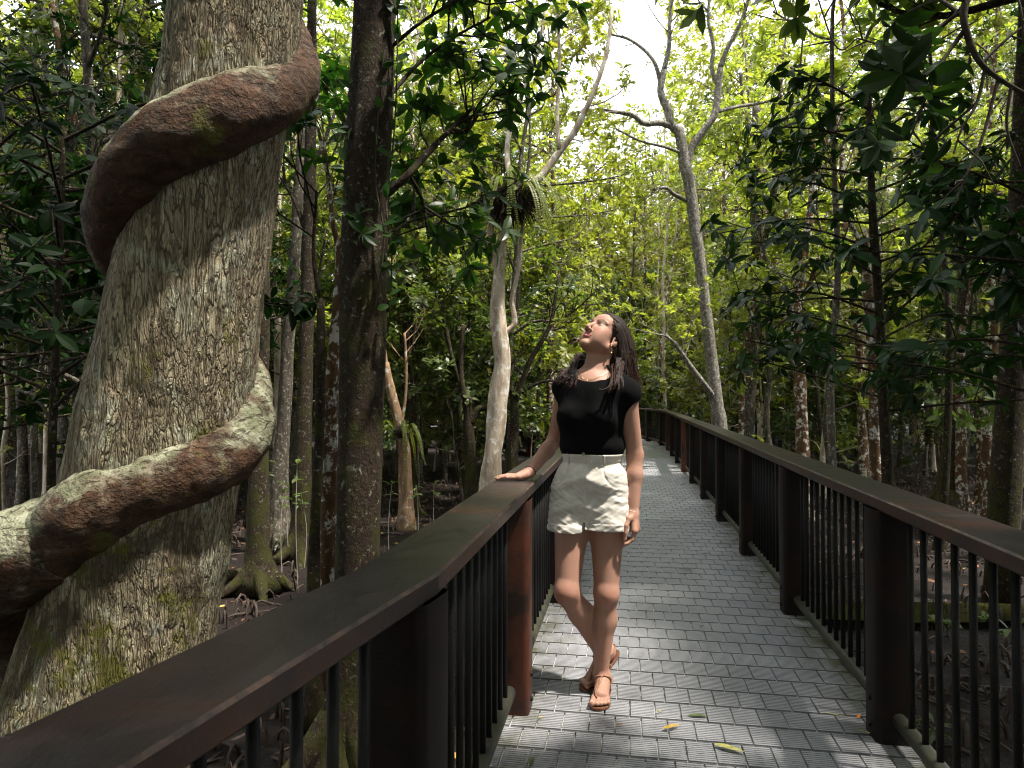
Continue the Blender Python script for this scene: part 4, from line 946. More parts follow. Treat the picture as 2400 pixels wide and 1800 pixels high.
# ------------------------------------------------------------------ on the mud: breathing roots, litter, seedlings, logs
def mud_z(x, y):
    P = np.column_stack([np.atleast_1d(x), np.atleast_1d(y), 0 * np.atleast_1d(x)])
    return GZ + .07 * fbm(P * .9, 4, 3) + .04 * fbm(P * 4, 3, 8) - .03
def ground_cover():
    rng = np.random.default_rng(55); g = Geo(); n = 7000
    y = np.sqrt(rng.uniform(1.6 ** 2, 21 ** 2, n)); x = (rng.uniform(-200, 2600, n) - 1200) / FPX * y
    y2 = rng.uniform(1.5, 6, 1600); x2 = rng.uniform(-5, 7, 1600); x, y = np.r_[x, x2], np.r_[y, y2]
    dens = vnoise(np.column_stack([x * .6, y * .6, 0 * x]), 4) > -.45; x, y = x[dens], y[dens]; z = mud_z(x, y)
    for i in range(len(x)):
        h = rng.uniform(.04, .15); a = rng.uniform(0, 6.28); w = rng.uniform(.03, .10); dx, dy = math.cos(a), math.sin(a); p = np.array([x[i], y[i], z[i]]); r = rng.uniform(.008, .020)
        if i % 3 == 0: pts = [p + [-dx * w, -dy * w, -.03], p + [-dx * w * .4, -dy * w * .4, h], p + [dx * w * .5, dy * w * .5, h * .9], p + [dx * w, dy * w, -.03]]
        elif i % 3 == 1: pts = [p + [0, 0, -.03], p + [dx * .01, dy * .01, h * .6], p + [dx * .03, dy * .03, h * 1.15]]
        else: pts = [p + [-dx * w * 2, -dy * w * 2, -.01], p + [dx * .03, dy * .02, rng.uniform(.0, .05)], p + [dx * w * 2, dy * w * 2.4, .015]]
        c = spline(pts, 5); g.add(*tube(c, np.linspace(r, r * .6, 5), 5, False))
    tag(g.build('aerial_root', M['root']), 'countless knobbly breathing roots poking from the mud', 'roots', kind='stuff')
    n = 6500; y = np.sqrt(rng.uniform(1.6 ** 2, 20 ** 2, n)); x = (rng.uniform(-200, 2600, n) - 1200) / FPX * y; z = mud_z(x, y) + .012
    D = rng.normal(size=(n, 3)) * [1, 1, .15]; N = rng.normal(size=(n, 3)) * .35 + [0, 0, 1]
    tag(Geo().add(*leaves(np.column_stack([x, y, z]), D, N, rng.uniform(.06, .13, n), T_FAR, rng)).build('leaf_litter', M['litter'], smooth=False), 'brown and orange leaf litter scattered over the mud', 'leaf litter', kind='stuff')
def litter_mat():
    m, t, out = new_mat('litter'); at = nd(t, "Attribute"); at.attribute_name = "rnd"; cr = t.nodes.new("ShaderNodeValToRGB"); t.links.new(at.outputs['Fac'], cr.inputs['Fac'])
    e = cr.color_ramp.elements; e[0].color = (.035, .020, .013, 1); e[1].color = (.42, .26, .06, 1); e[1].position = .985
    for p, c in ((.55, (.085, .045, .026)), (.8, (.16, .075, .035)), (.93, (.30, .12, .03))): x = e.new(p); x.color = rgb(c)
    principled(t, out, cr.outputs['Color'], .6, .35); return m
M['litter'] = litter_mat()
ground_cover()

def seedling(x, y, h, label, group, seed, white=True):
    rng = np.random.default_rng(seed); z = float(mud_z(x, y)[0]); o = empty('seedling', (x, y, z), label=label, cat='seedling', group=group)
    c = spline([[0, 0, -.04], [rng.normal(0, .02), rng.normal(0, .02), h * .5], [rng.normal(0, .03), rng.normal(0, .03), h]], 8)
    Geo().add(*tube(c, np.linspace(.006, .004, 8), 5, False)).build('stem', M['stem_pale'] if white else M['bark_twig'], o)
    P = np.repeat(c[-1:], 2, 0) - [[0, 0, 0], [0, 0, h * .12]]; V, Q, R = rosettes(P, [[0, 0, 1.]] * 2, .10 if white else .12, 4, T_MID, rng); Geo().add(V, Q, R).build('foliage', M['leaf_mid'], o, smooth=False)
M['stem_pale'] = simple('stem_pale', (.34, .30, .25), .6, .3)
for i, (px, py, y) in enumerate([(624, 1065, 8.3), (662, 1120, 8.6), (700, 1075, 8.0), (714, 1150, 9.0), (676, 1165, 9.3), (914, 1120, 9.2), (979, 1135, 10.0), (1018, 1130, 10.6)]):
    p = W(px, py, y); seedling(p[0], y, max(.3, p[2] - GZ), 'tall thread thin pale seedling with a leaf tuft standing in the mud by the trunks' if i < 5 else 'thread thin pale seedling right of the mossy trunk', 'thread thin seedlings by the leaning tree' if i < 5 else 'seedlings right of the mossy trunk', 60 + i)
for i, (px, py) in enumerate([(2080, 1440), (2110, 1452), (2180, 1450), (2225, 1462), (2330, 1440), (2365, 1470), (2390, 1455), (2195, 1708), (2140, 1690), (2060, 1425)]):
    p = on_level(px, py, GZ + .1); seedling(p[0], p[1], .16, 'low green seedling rosette on the mud, seen between the right railing bars', 'seedlings seen through the right railing', 80 + i, False)
def log(label, a, b, r, mat, seed):
    a, b = np.array(a, float), np.array(b, float); o = Geo().add(*rough_tube(spline([a, (a + b) / 2 + [0, 0, .03], b], 14), np.linspace(r, r * .7, 14), seed, 14, .2)).build('fallen_log', M[mat]); tag(o, label, 'log')
def puddle(px, py, rx, ry):
    c = on_level(px, py, GZ + .02); th = np.linspace(0, 2 * math.pi, 48, endpoint=False); rr = 1 + .3 * fbm(np.column_stack([np.cos(th) * 2, np.sin(th) * 2, 0 * th]), 3, 5); ring = np.column_stack([np.cos(th) * rx * rr, np.sin(th) * ry * rr, 0 * th]); V = np.vstack([ring, ring * .5, [[0, 0, 0]]]); n = 48
    Q = [[j, (j + 1) % n, n + (j + 1) % n, n + j] for j in range(n)] + [[n + j, n + (j + 1) % n, 2 * n, 2 * n] for j in range(n)]
    V3 = V + c; me = bpy.data.meshes.new('puddle'); me.from_pydata(V3.tolist(), [], [q[:3] if q[2] == q[3] else q for q in Q]); me.materials.append(M['puddle']); tag(link('puddle', me), 'shallow algae green puddle on the mud beyond the right railing', 'puddle', kind='structure')
def puddle_mat():
    m, t, out = new_mat('puddle'); o = coords(t); col = mixc(t, ramp(t, noise(t, o, 4, 5, .65), .4, .6), (.008, .008, .004), (.030, .029, .007)); principled(t, out, col, .18, .5, bump(t, noise(t, o, 18, 3), .15, .01)); return m
M['puddle'] = puddle_mat(); puddle(2180, 1432, 1.5, .34)
p, q = on_level(470, 1385, GZ + .06), on_level(600, 1330, GZ + .06); log('dark brown log lying on the mud beside the foot of the leaning tree', p, q, .07, 'bark_dark', 4)
p, q = on_level(1030, 1155, GZ + .25), on_level(1100, 1150, GZ + .25); log('short thin log on the mud left of the pale trunk', p, q, .05, 'bark_grey', 6)

# ------------------------------------------------------------------ the woman: distance fields turned into one continuous surface
class Field:
    def __init__(s, lo, hi, h):
        s.lo = np.array(lo, float); s.h = h; s.n = np.ceil((np.array(hi) - s.lo) / h).astype(int) + 1; s.D = np.full(s.n, .5, np.float32)
    def region(s, lo, hi):
        a = np.clip(np.floor((np.array(lo) - s.lo) / s.h).astype(int), 0, s.n); b = np.clip(np.ceil((np.array(hi) - s.lo) / s.h).astype(int) + 1, 0, s.n)
        sl = tuple(slice(i, j) for i, j in zip(a, b))
        ax = [s.lo[i] + s.h * np.arange(a[i], b[i], dtype=np.float32) for i in range(3)]
        X, Y, Z = np.meshgrid(*[v.astype(np.float32) for v in ax], indexing='ij'); return sl, np.stack([X, Y, Z], -1)
    def put(s, fn, lo, hi, k=.01, op='add'):
        m = k + .02; sl, P = s.region(np.array(lo) - m, np.array(hi) + m)
        if 0 in P.shape: return
        d = fn(P).astype(np.float32); D = s.D[sl]
        if op == 'add':
            h = np.clip(.5 + .5 * (D - d) / k, 0, 1); s.D[sl] = D * (1 - h) + d * h - k * h * (1 - h)
        elif op == 'sub':
            h = np.clip(.5 - .5 * (D + d) / k, 0, 1); s.D[sl] = D * (1 - h) - d * h + k * h * (1 - h)
        elif op == 'off':
            s.D[sl] = D + d
    def cone(s, a, b, ra, rb, k=.012, op='add', rm=None):
        a, b = np.array(a, float), np.array(b, float); ab = b - a; l2 = float(ab @ ab) + 1e-12; R = max(ra, rb)
        def fn(P):
            q = P - a.astype(np.float32); t = np.clip((q @ ab.astype(np.float32)) / l2, 0, 1)
            return np.linalg.norm(q - t[..., None] * ab.astype(np.float32), axis=-1) - (ra + (rb - ra) * t)
        s.put(fn, np.minimum(a, b) - R, np.maximum(a, b) + R, k, op)
    def ell(s, c, r, ax=None, k=.02, op='add'):
        c = np.array(c, float); r = np.array(r, float); ax = np.eye(3) if ax is None else np.array(ax, float); A = ax.T.astype(np.float32)
        def fn(P):
            q = (P - c.astype(np.float32)) @ A; k0 = np.linalg.norm(q / r.astype(np.float32), axis=-1); k1 = np.linalg.norm(q / (r * r).astype(np.float32), axis=-1)
            return k0 * (k0 - 1) / np.maximum(k1, 1e-6)
        e = np.sqrt(((ax * r[:, None]) ** 2).sum(0)); s.put(fn, c - e, c + e, k, op)
    def surface(s):
        D = s.D; ins = D < 0; nx, ny, nz = D.shape
        cnt = np.zeros((nx - 1, ny - 1, nz - 1), np.int8)
        for i in (0, 1):
            for j in (0, 1):
                for k in (0, 1): cnt += ins[i:nx - 1 + i, j:ny - 1 + j, k:nz - 1 + k]
        idx = np.argwhere((cnt > 0) & (cnt < 8)); acc = np.zeros((len(idx), 3)); c = np.zeros(len(idx))
        corners = [(i, j, k) for i in (0, 1) for j in (0, 1) for k in (0, 1)]
        val = {q: D[idx[:, 0] + q[0], idx[:, 1] + q[1], idx[:, 2] + q[2]] for q in corners}
        for q in corners:
            for a in range(3):
                if q[a]: continue
                p = list(q); p[a] = 1; p = tuple(p); da, db = val[q], val[p]; m = (da < 0) != (db < 0)
                t = np.where(m, da / np.where(m, da - db, 1), 0); e = np.tile(np.array(q, float), (len(idx), 1)); e[:, a] = t
                acc += e * m[:, None]; c += m
        V = (idx + acc / np.maximum(c, 1)[:, None]) * s.h + s.lo
        mp = np.full(cnt.shape, -1, np.int32); mp[idx[:, 0], idx[:, 1], idx[:, 2]] = np.arange(len(idx)); Q = []
        for a in range(3):
            b, c2 = (a + 1) % 3, (a + 2) % 3
            sl0 = [slice(None)] * 3; sl1 = [slice(None)] * 3; sl0[a] = slice(0, -1); sl1[a] = slice(1, None)
            A, B = ins[tuple(sl0)], ins[tuple(sl1)]; e = np.argwhere(A != B)
            e = e[(e[:, b] > 0) & (e[:, c2] > 0) & (e[:, b] < D.shape[b] - 1) & (e[:, c2] < D.shape[c2] - 1)]
            fl = A[e[:, 0], e[:, 1], e[:, 2]]; ob = np.zeros(3, int); ob[b] = 1; oc = np.zeros(3, int); oc[c2] = 1
            g = lambda o: mp[e[:, 0] - o[0], e[:, 1] - o[1], e[:, 2] - o[2]]
            q = np.stack([g(ob + oc), g(oc), g(0 * ob), g(ob)], -1); q[~fl] = q[~fl][:, ::-1]; Q.append(q)
        return V, np.concatenate(Q)

def relax(V, Q, it=2, f=.5):
    e = np.concatenate([Q[:, [0, 1]], Q[:, [1, 2]], Q[:, [2, 3]], Q[:, [3, 0]]])
    for _ in range(it):
        S = np.zeros_like(V); c = np.zeros(len(V))
        for j in range(3): S[:, j] = np.bincount(e[:, 0], V[e[:, 1], j], len(V)) + np.bincount(e[:, 1], V[e[:, 0], j], len(V))
        c = np.bincount(e[:, 0], minlength=len(V)) + np.bincount(e[:, 1], minlength=len(V)); V = V * (1 - f) + f * S / np.maximum(c, 1)[:, None]
    return V

# frames
PSI = math.radians(22); Ft = np.array([-math.sin(PSI), -math.cos(PSI), 0]); Rt = np.array([-math.cos(PSI), math.sin(PSI), 0]); UP = np.array([0, 0, 1.])
TAX = np.array([Rt, Ft, UP])
HY, HP, HR = math.radians(50), math.radians(41), math.radians(4)
Fh = np.array([-math.sin(HY) * math.cos(HP), -math.cos(HY) * math.cos(HP), math.sin(HP)]); Uh = np.array([math.sin(HY) * math.sin(HP), math.cos(HY) * math.sin(HP), math.cos(HP)])
Lh = -np.array([-math.cos(HY), math.sin(HY), 0]); Uh, Lh = Uh * math.cos(HR) + Lh * math.sin(HR), Lh * math.cos(HR) - Uh * math.sin(HR)
HAX = np.array([Fh, Lh, Uh]); HC = W(1412, 800, 3.21); HS = 1.04
def hd(f, l, u): return HC + HS * (f * Fh + l * Lh + u * Uh)

J = dict(NB=W(1396, 868, 3.20), SR=W(1327, 904, 3.235), SL=W(1468, 915, 3.11), ER=W(1302, 1030, 3.36), WR=W(1241, 1107, 3.215), EL=W(1488, 1066, 3.15), WL=W(1484, 1203, 3.09),
         CH=W(1384, 965, 3.165), WA=W(1388, 1050, 3.17), PE=W(1386, 1130, 3.175), HL=W(1424, 1165, 3.15), HRt=W(1344, 1165, 3.195), KL=W(1421, 1390, 3.09), AL=W(1409, 1578, 3.12), KR=W(1329, 1386, 3.085), AR=W(1408, 1526, 3.215))

def torso(F, o=0.0, k=.05, arms=True):
    F.ell(J['CH'] + UP * .015, [.138 + o, .098 + o, .19 + o], TAX, k); F.ell(J['WA'] + UP * .03, [.122 + o, .092 + o, .15 + o], TAX, k)
    F.ell(J['PE'], [.152 + o, .108 + o, .13 + o], TAX, k)
    for s in (-1, 1): F.ell(J['CH'] + Ft * .072 + Rt * .066 * s + UP * -.022, [.062 + o, .055 + o, .062 + o], TAX, .03)
    nb = J['NB'] - UP * .035
    for S in ('SR', 'SL'):
        F.cone(nb - Ft * .005, J[S] - UP * .005, .052 + o, .050 + o, .035)
        F.cone(J['NB'] + UP * .015, J[S] * .6 + nb * .4 + UP * .005, .040 + o, .030 + o, .03)
        F.cone(J['CH'] + UP * .06 + (J[S] - J['CH']) * [.45, .45, 0], J[S] - UP * .02, .085 + o, .045 + o, .04)

def foot(F, heel, ball, tl, inner, r=1.0, toe_dir=None):
    d = nrm(ball - heel); td = d if toe_dir is None else toe_dir; up = nrm(np.cross(d, inner) * np.sign(np.cross(d, inner)[2])); tu = UP
    F.ell(heel + d * .02 + up * .030, [.036, .030, .034], np.array([d, inner, up]), .015)
    F.cone(heel + d * .03 + up * .028, ball + up * .020 + inner * .012, .027, .022, .02); F.cone(heel + d * .03 + up * .026, ball + up * .016 - inner * .018, .025, .017, .02)
    F.cone(heel + d * .055 + up * .055, ball + up * .022, .026, .018, .025)
    for off, l, rr in ((.028, .066, .0125), (.0085, .064, .0085), (-.006, .058, .008), (-.0195, .050, .0075), (-.032, .040, .0075)):
        b = ball + inner * off * 1.0 + td * .012 * (1 if off > 0 else .2) + tu * .014; t = ball + inner * off * 1.12 + td * l + tu * (.0095 if rr < .01 else .011)
        F.cone(b, t, rr * 1.05, rr * .95, .006); F.ell(t, [rr * 1.1] * 3, None, .004)

def finger(F, k, segs, r0, r1):
    p = np.array(k, float); n = len(segs)
    for i, s in enumerate(segs):
        q = p + np.array(s); a = r0 + (r1 - r0) * i / n; b = r0 + (r1 - r0) * (i + 1) / n; F.cone(p, q, a, b, .004); p = q
    return p

FOOT_L = (on_level(1410, 1621, .018) + [.012, .06, 0], on_level(1400, 1638, .018)); FOOT_L = (np.array([.425, 3.165, .018]), np.array([.388, 3.005, .016]))
FOOT_R = (np.array([.485, 3.285, .118]), np.array([.372, 3.185, .018]))
IN_L = nrm(np.cross(FOOT_L[1] - FOOT_L[0], UP)); IN_L = IN_L if IN_L[0] < 0 else -IN_L
TD_R = nrm((FOOT_R[1] - FOOT_R[0]) * [1, 1, 0]); IN_R = nrm(np.cross(TD_R, UP)); IN_R = IN_R if IN_R[0] > 0 else -IN_R

def body_field():
    F = Field([-.13, 2.84, -.004], [.68, 3.52, 1.78], .0033)
    torso(F)
    # neck and head
    F.cone(J['NB'] - UP * .03, hd(-.030, 0, -.045), .052, .049, .03); F.cone(J['NB'] - UP * .05 + Ft * .03, hd(.005, 0, -.070), .032, .033, .03)
    F.cone(hd(-.03, .055, -.03), J['NB'] - UP * .045 + Ft * .05 - Rt * .015, .014, .010, .025); F.cone(hd(-.03, -.055, -.03), J['NB'] - UP * .045 + Ft * .05 + Rt * .015, .014, .010, .025)
    e = lambda f, l, u, r, k=.012, op='add': F.ell(hd(f, l, u), np.array(r) * HS, HAX, k, op)
    c = lambda a, b, ra, rb, k=.012, op='add': F.cone(hd(*a), hd(*b), ra * HS, rb * HS, k, op)
    e(-.014, 0, .045, (.100, .076, .084), .02); e(.036, 0, -.008, (.058, .060, .082), .02); e(.046, 0, .060, (.048, .060, .044), .02)
    for s in (1, -1):
        c((.0, .054 * s, -.042), (.074, .008 * s, -.084), .019, .0125, .025); e(.058, .040 * s, -.006, (.026, .024, .026), .025); e(.048, .040 * s, -.042, (.030, .022, .030), .03)
        e(.096, .032 * s, .022, (.014, .020, .012), .012, 'sub'); e(.0735, .032 * s, .021, (.0145, .0145, .0125), .003)
        c((.086, .014 * s, .040), (.070, .052 * s, .040), .008, .006, .010)
        e(.0995, .0125 * s, -.0225, (.011, .0075, .0075), .004); e(.106, .008 * s, -.0295, (.004, .0035, .003), .002, 'sub')
        e(-.006, .076 * s, .002, (.019, .007, .031), .006); e(.002, .082 * s, .004, (.008, .005, .014), .005, 'sub'); e(.004, .077 * s, -.026, (.008, .006, .009), .004)
    c((.088, 0, .030), (.112, 0, -.014), .0075, .0095, .010); e(.112, 0, -.0165, (.0105, .0105, .0095), .005)
    c((.0945, 0, -.044), (.083, .024, -.047), .0062, .003, .005); c((.0945, 0, -.044), (.083, -.024, -.047), .0062, .003, .005)
    c((.0935, 0, -.0535), (.081, .020, -.050), .0072, .0035, .005); c((.0935, 0, -.0535), (.081, -.020, -.050), .0072, .0035, .005)
    c((.103, 0, -.0485), (.085, .024, -.0475), .0022, .0018, .002, 'sub'); c((.103, 0, -.0485), (.085, -.024, -.0475), .0022, .0018, .002, 'sub')
    e(.078, 0, -.083, (.0135, .016, .013), .015)
    # arms
    F.cone(J['SL'], J['EL'], .047, .037, .03); F.cone(J['EL'], J['EL'] * .65 + J['WL'] * .35, .037, .037, .02); F.cone(J['EL'] * .65 + J['WL'] * .35, J['WL'], .037, .0245, .02)
    F.cone(J['SR'], J['ER'], .047, .037, .03); F.cone(J['ER'], J['ER'] * .65 + J['WR'] * .35, .037, .036, .02); F.cone(J['ER'] * .65 + J['WR'] * .35, J['WR'], .036, .0245, .02)
    # right hand, flat on the rail
    zr = .950; kn = np.array([.020, 3.205, zr + .020]); w = J['WR']
    F.cone(w, kn + [.03, -.010, 0], .023, .019, .012); F.cone(w, kn + [.012, .028, -.004], .021, .014, .012); F.cone(w + [-.02, -.01, -.004], kn + [0, -.028, -.001], .020, .0145, .012)
    for dy, sp, l, r in ((-.030, -.10, 1.0, .0088), (-.009, -.02, 1.1, .009), (.011, .05, 1.03, .0085), (.029, .13, .82, .0075)):
        u = nrm([-1, sp, 0]); finger(F, kn + [0, dy, 0], [u * .042 * l + [0, 0, .001], u * .026 * l + [0, 0, -.005], u * .019 * l + [0, 0, -.007]], r, r * .78)
    tb = w + np.array([-.018, -.022, -.010]); F.cone(tb, tb + [-.032, -.022, -.008], .018, .0125, .012)
    q = tb + np.array([-.030, -.022, -.006]); finger(F, q, [np.array([-.032, -.005, -.003]), np.array([-.026, .002, -.001])], .0108, .0085)
    # left hand, hanging relaxed
    w = J['WL']; kI = W(1487, 1244, 3.045); kP = W(1494, 1240, 3.11)
    F.cone(w, kI * .7 + kP * .3, .023, .017, .012); F.cone(w, kP, .021, .014, .012); F.cone(w, kI, .021, .0145, .012)
    ks = [kI * (1 - t) + kP * t for t in (0, .34, .68, 1)]; base = nrm(W(1483, 1268, 3.08) - W(1490, 1243, 3.08))
    for i, (k, l, r) in enumerate(zip(ks, (.95, 1.05, 1.0, .82), (.0092, .0092, .0088, .0078))):
        a = nrm(base + np.array([-.05 * i, .05 * (i - 1), .02 * i])); b = nrm(np.array([-.75 - .06 * i, -.10, -.62])); c2 = nrm(np.array([-.96, -.12, -.12 + .05 * i]))
        finger(F, k, [a * .043 * l, b * .026 * l, c2 * .020 * l], r, r * .8)
    t0 = W(1474, 1216, 3.055); F.cone(w + [0, -.01, -.008], t0, .018, .014, .012)
    finger(F, t0, [W(1467.5, 1232, 3.04) - t0, W(1466, 1249, 3.035) - W(1467.5, 1232, 3.04), W(1464.5, 1264, 3.035) - W(1466, 1249, 3.035)], .0118, .0085)
    # legs
    HL, HR_, KL, AL, KR, AR = J['HL'], J['HRt'], J['KL'], J['AL'], J['KR'], J['AR']
    F.cone(HL, KL, .090, .053, .04); F.cone(HR_, KR, .090, .053, .04)
    for K, A, fw in ((KL, AL, np.array([-.1, -1, 0])), (KR, AR, np.array([-.45, -.85, .15]))):
        m = K * .66 + A * .34 - fw * .016; F.cone(K, m, .048, .053, .03); F.cone(m, A, .052, .030, .03)
        F.ell(K + fw * .018, [.040, .034, .046], None, .03); F.cone(K + fw * .015 - UP * .03, A + fw * .012, .030, .022, .02); F.cone(K * .3 + A * .7 - fw * .012, A - fw * .022 - UP * .01, .018, .014, .015)
    for A, H, s in ((AL, FOOT_L, IN_L), (AR, FOOT_R, IN_R)):
        d = nrm(H[1] - H[0]); upv = nrm(np.cross(d, s) * np.sign(np.cross(d, s)[2])); F.cone(A, H[0] + d * .035 + upv * .045, .031, .033, .02)
        F.ell(A + s * .026, [.012] * 3, None, .012); F.ell(A - s * .026 - UP * .004, [.012] * 3, None, .012)
    foot(F, FOOT_L[0], FOOT_L[1], 0, IN_L); foot(F, FOOT_R[0], FOOT_R[1], 0, IN_R, toe_dir=TD_R)
    return F

def skin_mat():
    m, t, out = new_mat('skin'); at = nd(t, "Attribute"); at.attribute_name = "tint"
    n = noise(t, coords(t), 38, 4, .6); col = mixc(t, math_(t, 'MULTIPLY', ramp(t, n, .35, .7), .16), at.outputs['Color'], (.30, .10, .06))
    p = principled(t, out, col, .56, .3, bump(t, noise(t, coords(t), 260, 2), .08, .001))
    p.inputs['Subsurface Weight'].default_value = .12; p.inputs['Subsurface Radius'].default_value = (.012, .004, .002); p.inputs['Subsurface Scale'].default_value = .5
    return m
M['skin'] = skin_mat()

def cap_dist(P, a, b):
    a, b = np.array(a), np.array(b); ab = b - a; t = np.clip((P - a) @ ab / (ab @ ab), 0, 1); return np.linalg.norm(P - a - t[:, None] * ab, axis=1)

def woman():
    root = empty('person', (.40, 3.15, 0), label='woman in black top and white linen shorts looking up, one hand on the handrail', cat='person'); org = np.array(root.location)
    F = body_field(); V, Q = F.surface(); V = relax(V, Q, 1, .35)
    col = np.tile(np.array([.38, .21, .150, 1.]), (len(V), 1))
    hl = ((V - HC) @ HAX.T) / HS; f, l, u = hl.T; near = (np.abs(hl) < .14).all(1)
    def paint(d, r, soft, c, a=1.0):
        w = np.clip((r - d) / soft, 0, 1) * a * near; col[:, :3] = col[:, :3] * (1 - w[:, None]) + np.array(c) * w[:, None]
    al = np.abs(l); S = np.column_stack([f, al, u])
    paint(np.linalg.norm((S - [.075, .045, -.012]) / [1, 1, .8], axis=1), .03, .025, (.56, .24, .17), .5)
    for a, b, r in (((0, 0, -.0435), (0, .023, -.047), .0055), ((0, 0, -.0535), (0, .020, -.050), .0062)): paint(cap_dist(S * [0, 1, 1], a, b) + (f < .07), r, .003, (.33, .095, .08), .85)
    paint(cap_dist(S, (.1, 0, -.0485), (.084, .024, -.0475)), .003, .002, (.12, .03, .03), .8)
    ey = np.array([.0735, .032, .021]); de = np.linalg.norm((S - ey) / [1.16, 1.16, 1.0], axis=1); open_ = (np.abs(u - .0215) < .0062 - 22 * (al - .032) ** 2) & (f > .078)
    paint(np.where(open_ & (de < .0145), 0, 1), .5, .4, (.30, .27, .25)); gz = np.array([.0875, .0315, .0245]); paint(np.where(open_, np.linalg.norm(S - gz, axis=1), 1), .0062, .0015, (.06, .035, .02)); paint(np.where(open_, np.linalg.norm(S - gz, axis=1), 1), .0028, .001, (.005, .005, .005))
    paint(np.abs(u - (.0285 - 20 * (al - .032) ** 2)) + np.where((np.abs(al - .033) < .0165) & (f > .066), 0, 1), .0026, .0012, (.035, .018, .012), .95)
    paint(np.abs(u - (.0150 + 16 * (al - .032) ** 2)) + np.where((np.abs(al - .033) < .014) & (f > .07), 0, 1), .0014, .001, (.16, .07, .05), .7)
    S2 = S * [0, 1, 1]; paint(np.minimum(cap_dist(S2, (0, .014, .0395), (0, .034, .0465)), cap_dist(S2, (0, .034, .0465), (0, .053, .0405))) + (f < .05), .0046, .0024, (.050, .026, .016), .92)
    paint(np.linalg.norm(S - [.107, .008, -.0295], axis=1), .0055, .003, (.13, .04, .03), .8)
    rosy = [J['KL'] + [0, -.05, 0], J['KR'] + [-.02, -.05, 0], J['ER'], J['EL']]
    for p in rosy: w = np.clip(1 - np.linalg.norm(V - p, axis=1) / .06, 0, 1) * .4; col[:, :3] = col[:, :3] * (1 - w[:, None]) + np.array([.50, .20, .13]) * w[:, None]
    def nail(p, r, c=(.62, .36, .30)): w = np.clip((r - np.linalg.norm(V - np.array(p), axis=1)) / .002, 0, 1) * .8; col[:, :3] = col[:, :3] * (1 - w[:, None]) + np.array(c) * w[:, None]
    for H, s, td in ((FOOT_L, IN_L, nrm(FOOT_L[1] - FOOT_L[0])), (FOOT_R, IN_R, TD_R)):
        for off, ln, r in ((.028, .068, .0075), (.0085, .066, .005), (-.006, .060, .005), (-.0195, .052, .0045), (-.032, .042, .0045)): nail(H[1] + s * off * 1.12 + td * ln + UP * .019, r)
    nail(W(1464.5, 1264, 3.027), .0065); nail(np.array(J['WR']) + [-.105, -.056, -.014], .007, (.68, .45, .40))
    body = link('body', mesh_np('body', V - org, Q, M['skin'], col=col), root)

    # black sleeveless top
    T = Field([.0, 2.9, .98], [.66, 3.42, 1.50], .0036); torso(T, .011, .05)
    T.ell(J['WA'] + UP * .010, [.150, .118, .085], TAX, .04); T.ell(J['CH'] - UP * .05, [.148, .110, .13], TAX, .03)
    SLV = Field([.0, 2.9, .98], [.66, 3.42, 1.50], .0036)
    for S, E, s in (('SR', 'ER', 1), ('SL', 'EL', -1)):
        SLV.cone(J[S] * .72 + J['NB'] * .30 - UP * .016, J[S] - UP * .008, .054, .0535, .02); SLV.cone(J[S] - UP * .008, J[S] * .5 + J[E] * .5, .0535, .056, .03)
    P = T.region(T.lo, T.lo + T.n * T.h)[1]; D = T.D; P = P[:D.shape[0], :D.shape[1], :D.shape[2]]; E_ = SLV.D
    q = (P - J['CH'].astype(np.float32)); la = q @ Rt.astype(np.float32); fo = q @ Ft.astype(np.float32); zz = P[..., 2]
    for S, E, s in (('SR', 'ER', 1), ('SL', 'EL', -1)):                                                # slanting cap sleeve openings
        cut = nrm(nrm(J[E] - J[S]) * .50 + (-Rt if s < 0 else Rt) * .86); m = ((P - (J[S] + cut * .053).astype(np.float32)) @ cut.astype(np.float32)); E_ = np.where(la * s > 0, np.maximum(E_, m), E_)
    h = np.clip(.5 + .5 * (D - E_) / .02, 0, 1); D = D * (1 - h) + E_ * h - .02 * h * (1 - h)
    wr = .0035 * fbm(np.stack([la * 9 + zz * 7, fo * 9, zz * 13], -1), 3, 21) + .0025 * fbm(np.stack([la * 30, fo * 30, zz * 18], -1), 2, 23); D += wr.astype(np.float32)
    hem = J['WA'][2] - .046 + .010 * np.sin(la * 24); D = np.maximum(D, hem - zz)                      # bottom edge
    nc = J['NB'] - UP * .046 + Ft * .044 + Rt * .004; qn = (P - nc.astype(np.float32)); nl_, nf, nu = qn @ Rt.astype(np.float32), qn @ Ft.astype(np.float32), qn[..., 2]
    neck = np.sqrt((nl_ / .098) ** 2 + (nf / .080) ** 2 + (np.maximum(nu, -9) / .082) ** 2); cu = (1 - neck) * .075; h = np.clip(.5 - .5 * (D - cu) / .007, 0, 1); D = D * (1 - h) + cu * h + .007 * h * (1 - h)     # neckline
    T.D = D.astype(np.float32); V, Q = T.surface(); link('top', mesh_np('top', relax(V, Q, 3, .45) - org, Q, M['cloth_black']), root)

    # white linen shorts
    H = Field([.06, 2.9, .66], [.66, 3.45, 1.10], .0036)
    H.ell(J['PE'] + UP * .012, [.170, .132, .130], TAX, .04); H.ell(J['WA'] - UP * .02, [.142, .116, .07], TAX, .03)
    H.ell(W(1380, 1188, 3.135), [.085, .082, .080], None, .03)
    hems = []
    for hp, K, s in ((J['HL'], J['KL'], -1), (J['HRt'], J['KR'], 1)):
        d = nrm(K - hp); e = hp + d * .140 + Rt * s * .008; hems.append((e, d)); H.cone(hp + Rt * s * .004 + UP * .03, e, .100, .108, .022)
    P = H.region(H.lo, H.lo + H.n * H.h)[1][:H.D.shape[0], :H.D.shape[1], :H.D.shape[2]]; D = H.D; q = P - J['PE'].astype(np.float32); la = q @ Rt.astype(np.float32); fo = q @ Ft.astype(np.float32); zz = q[..., 2]
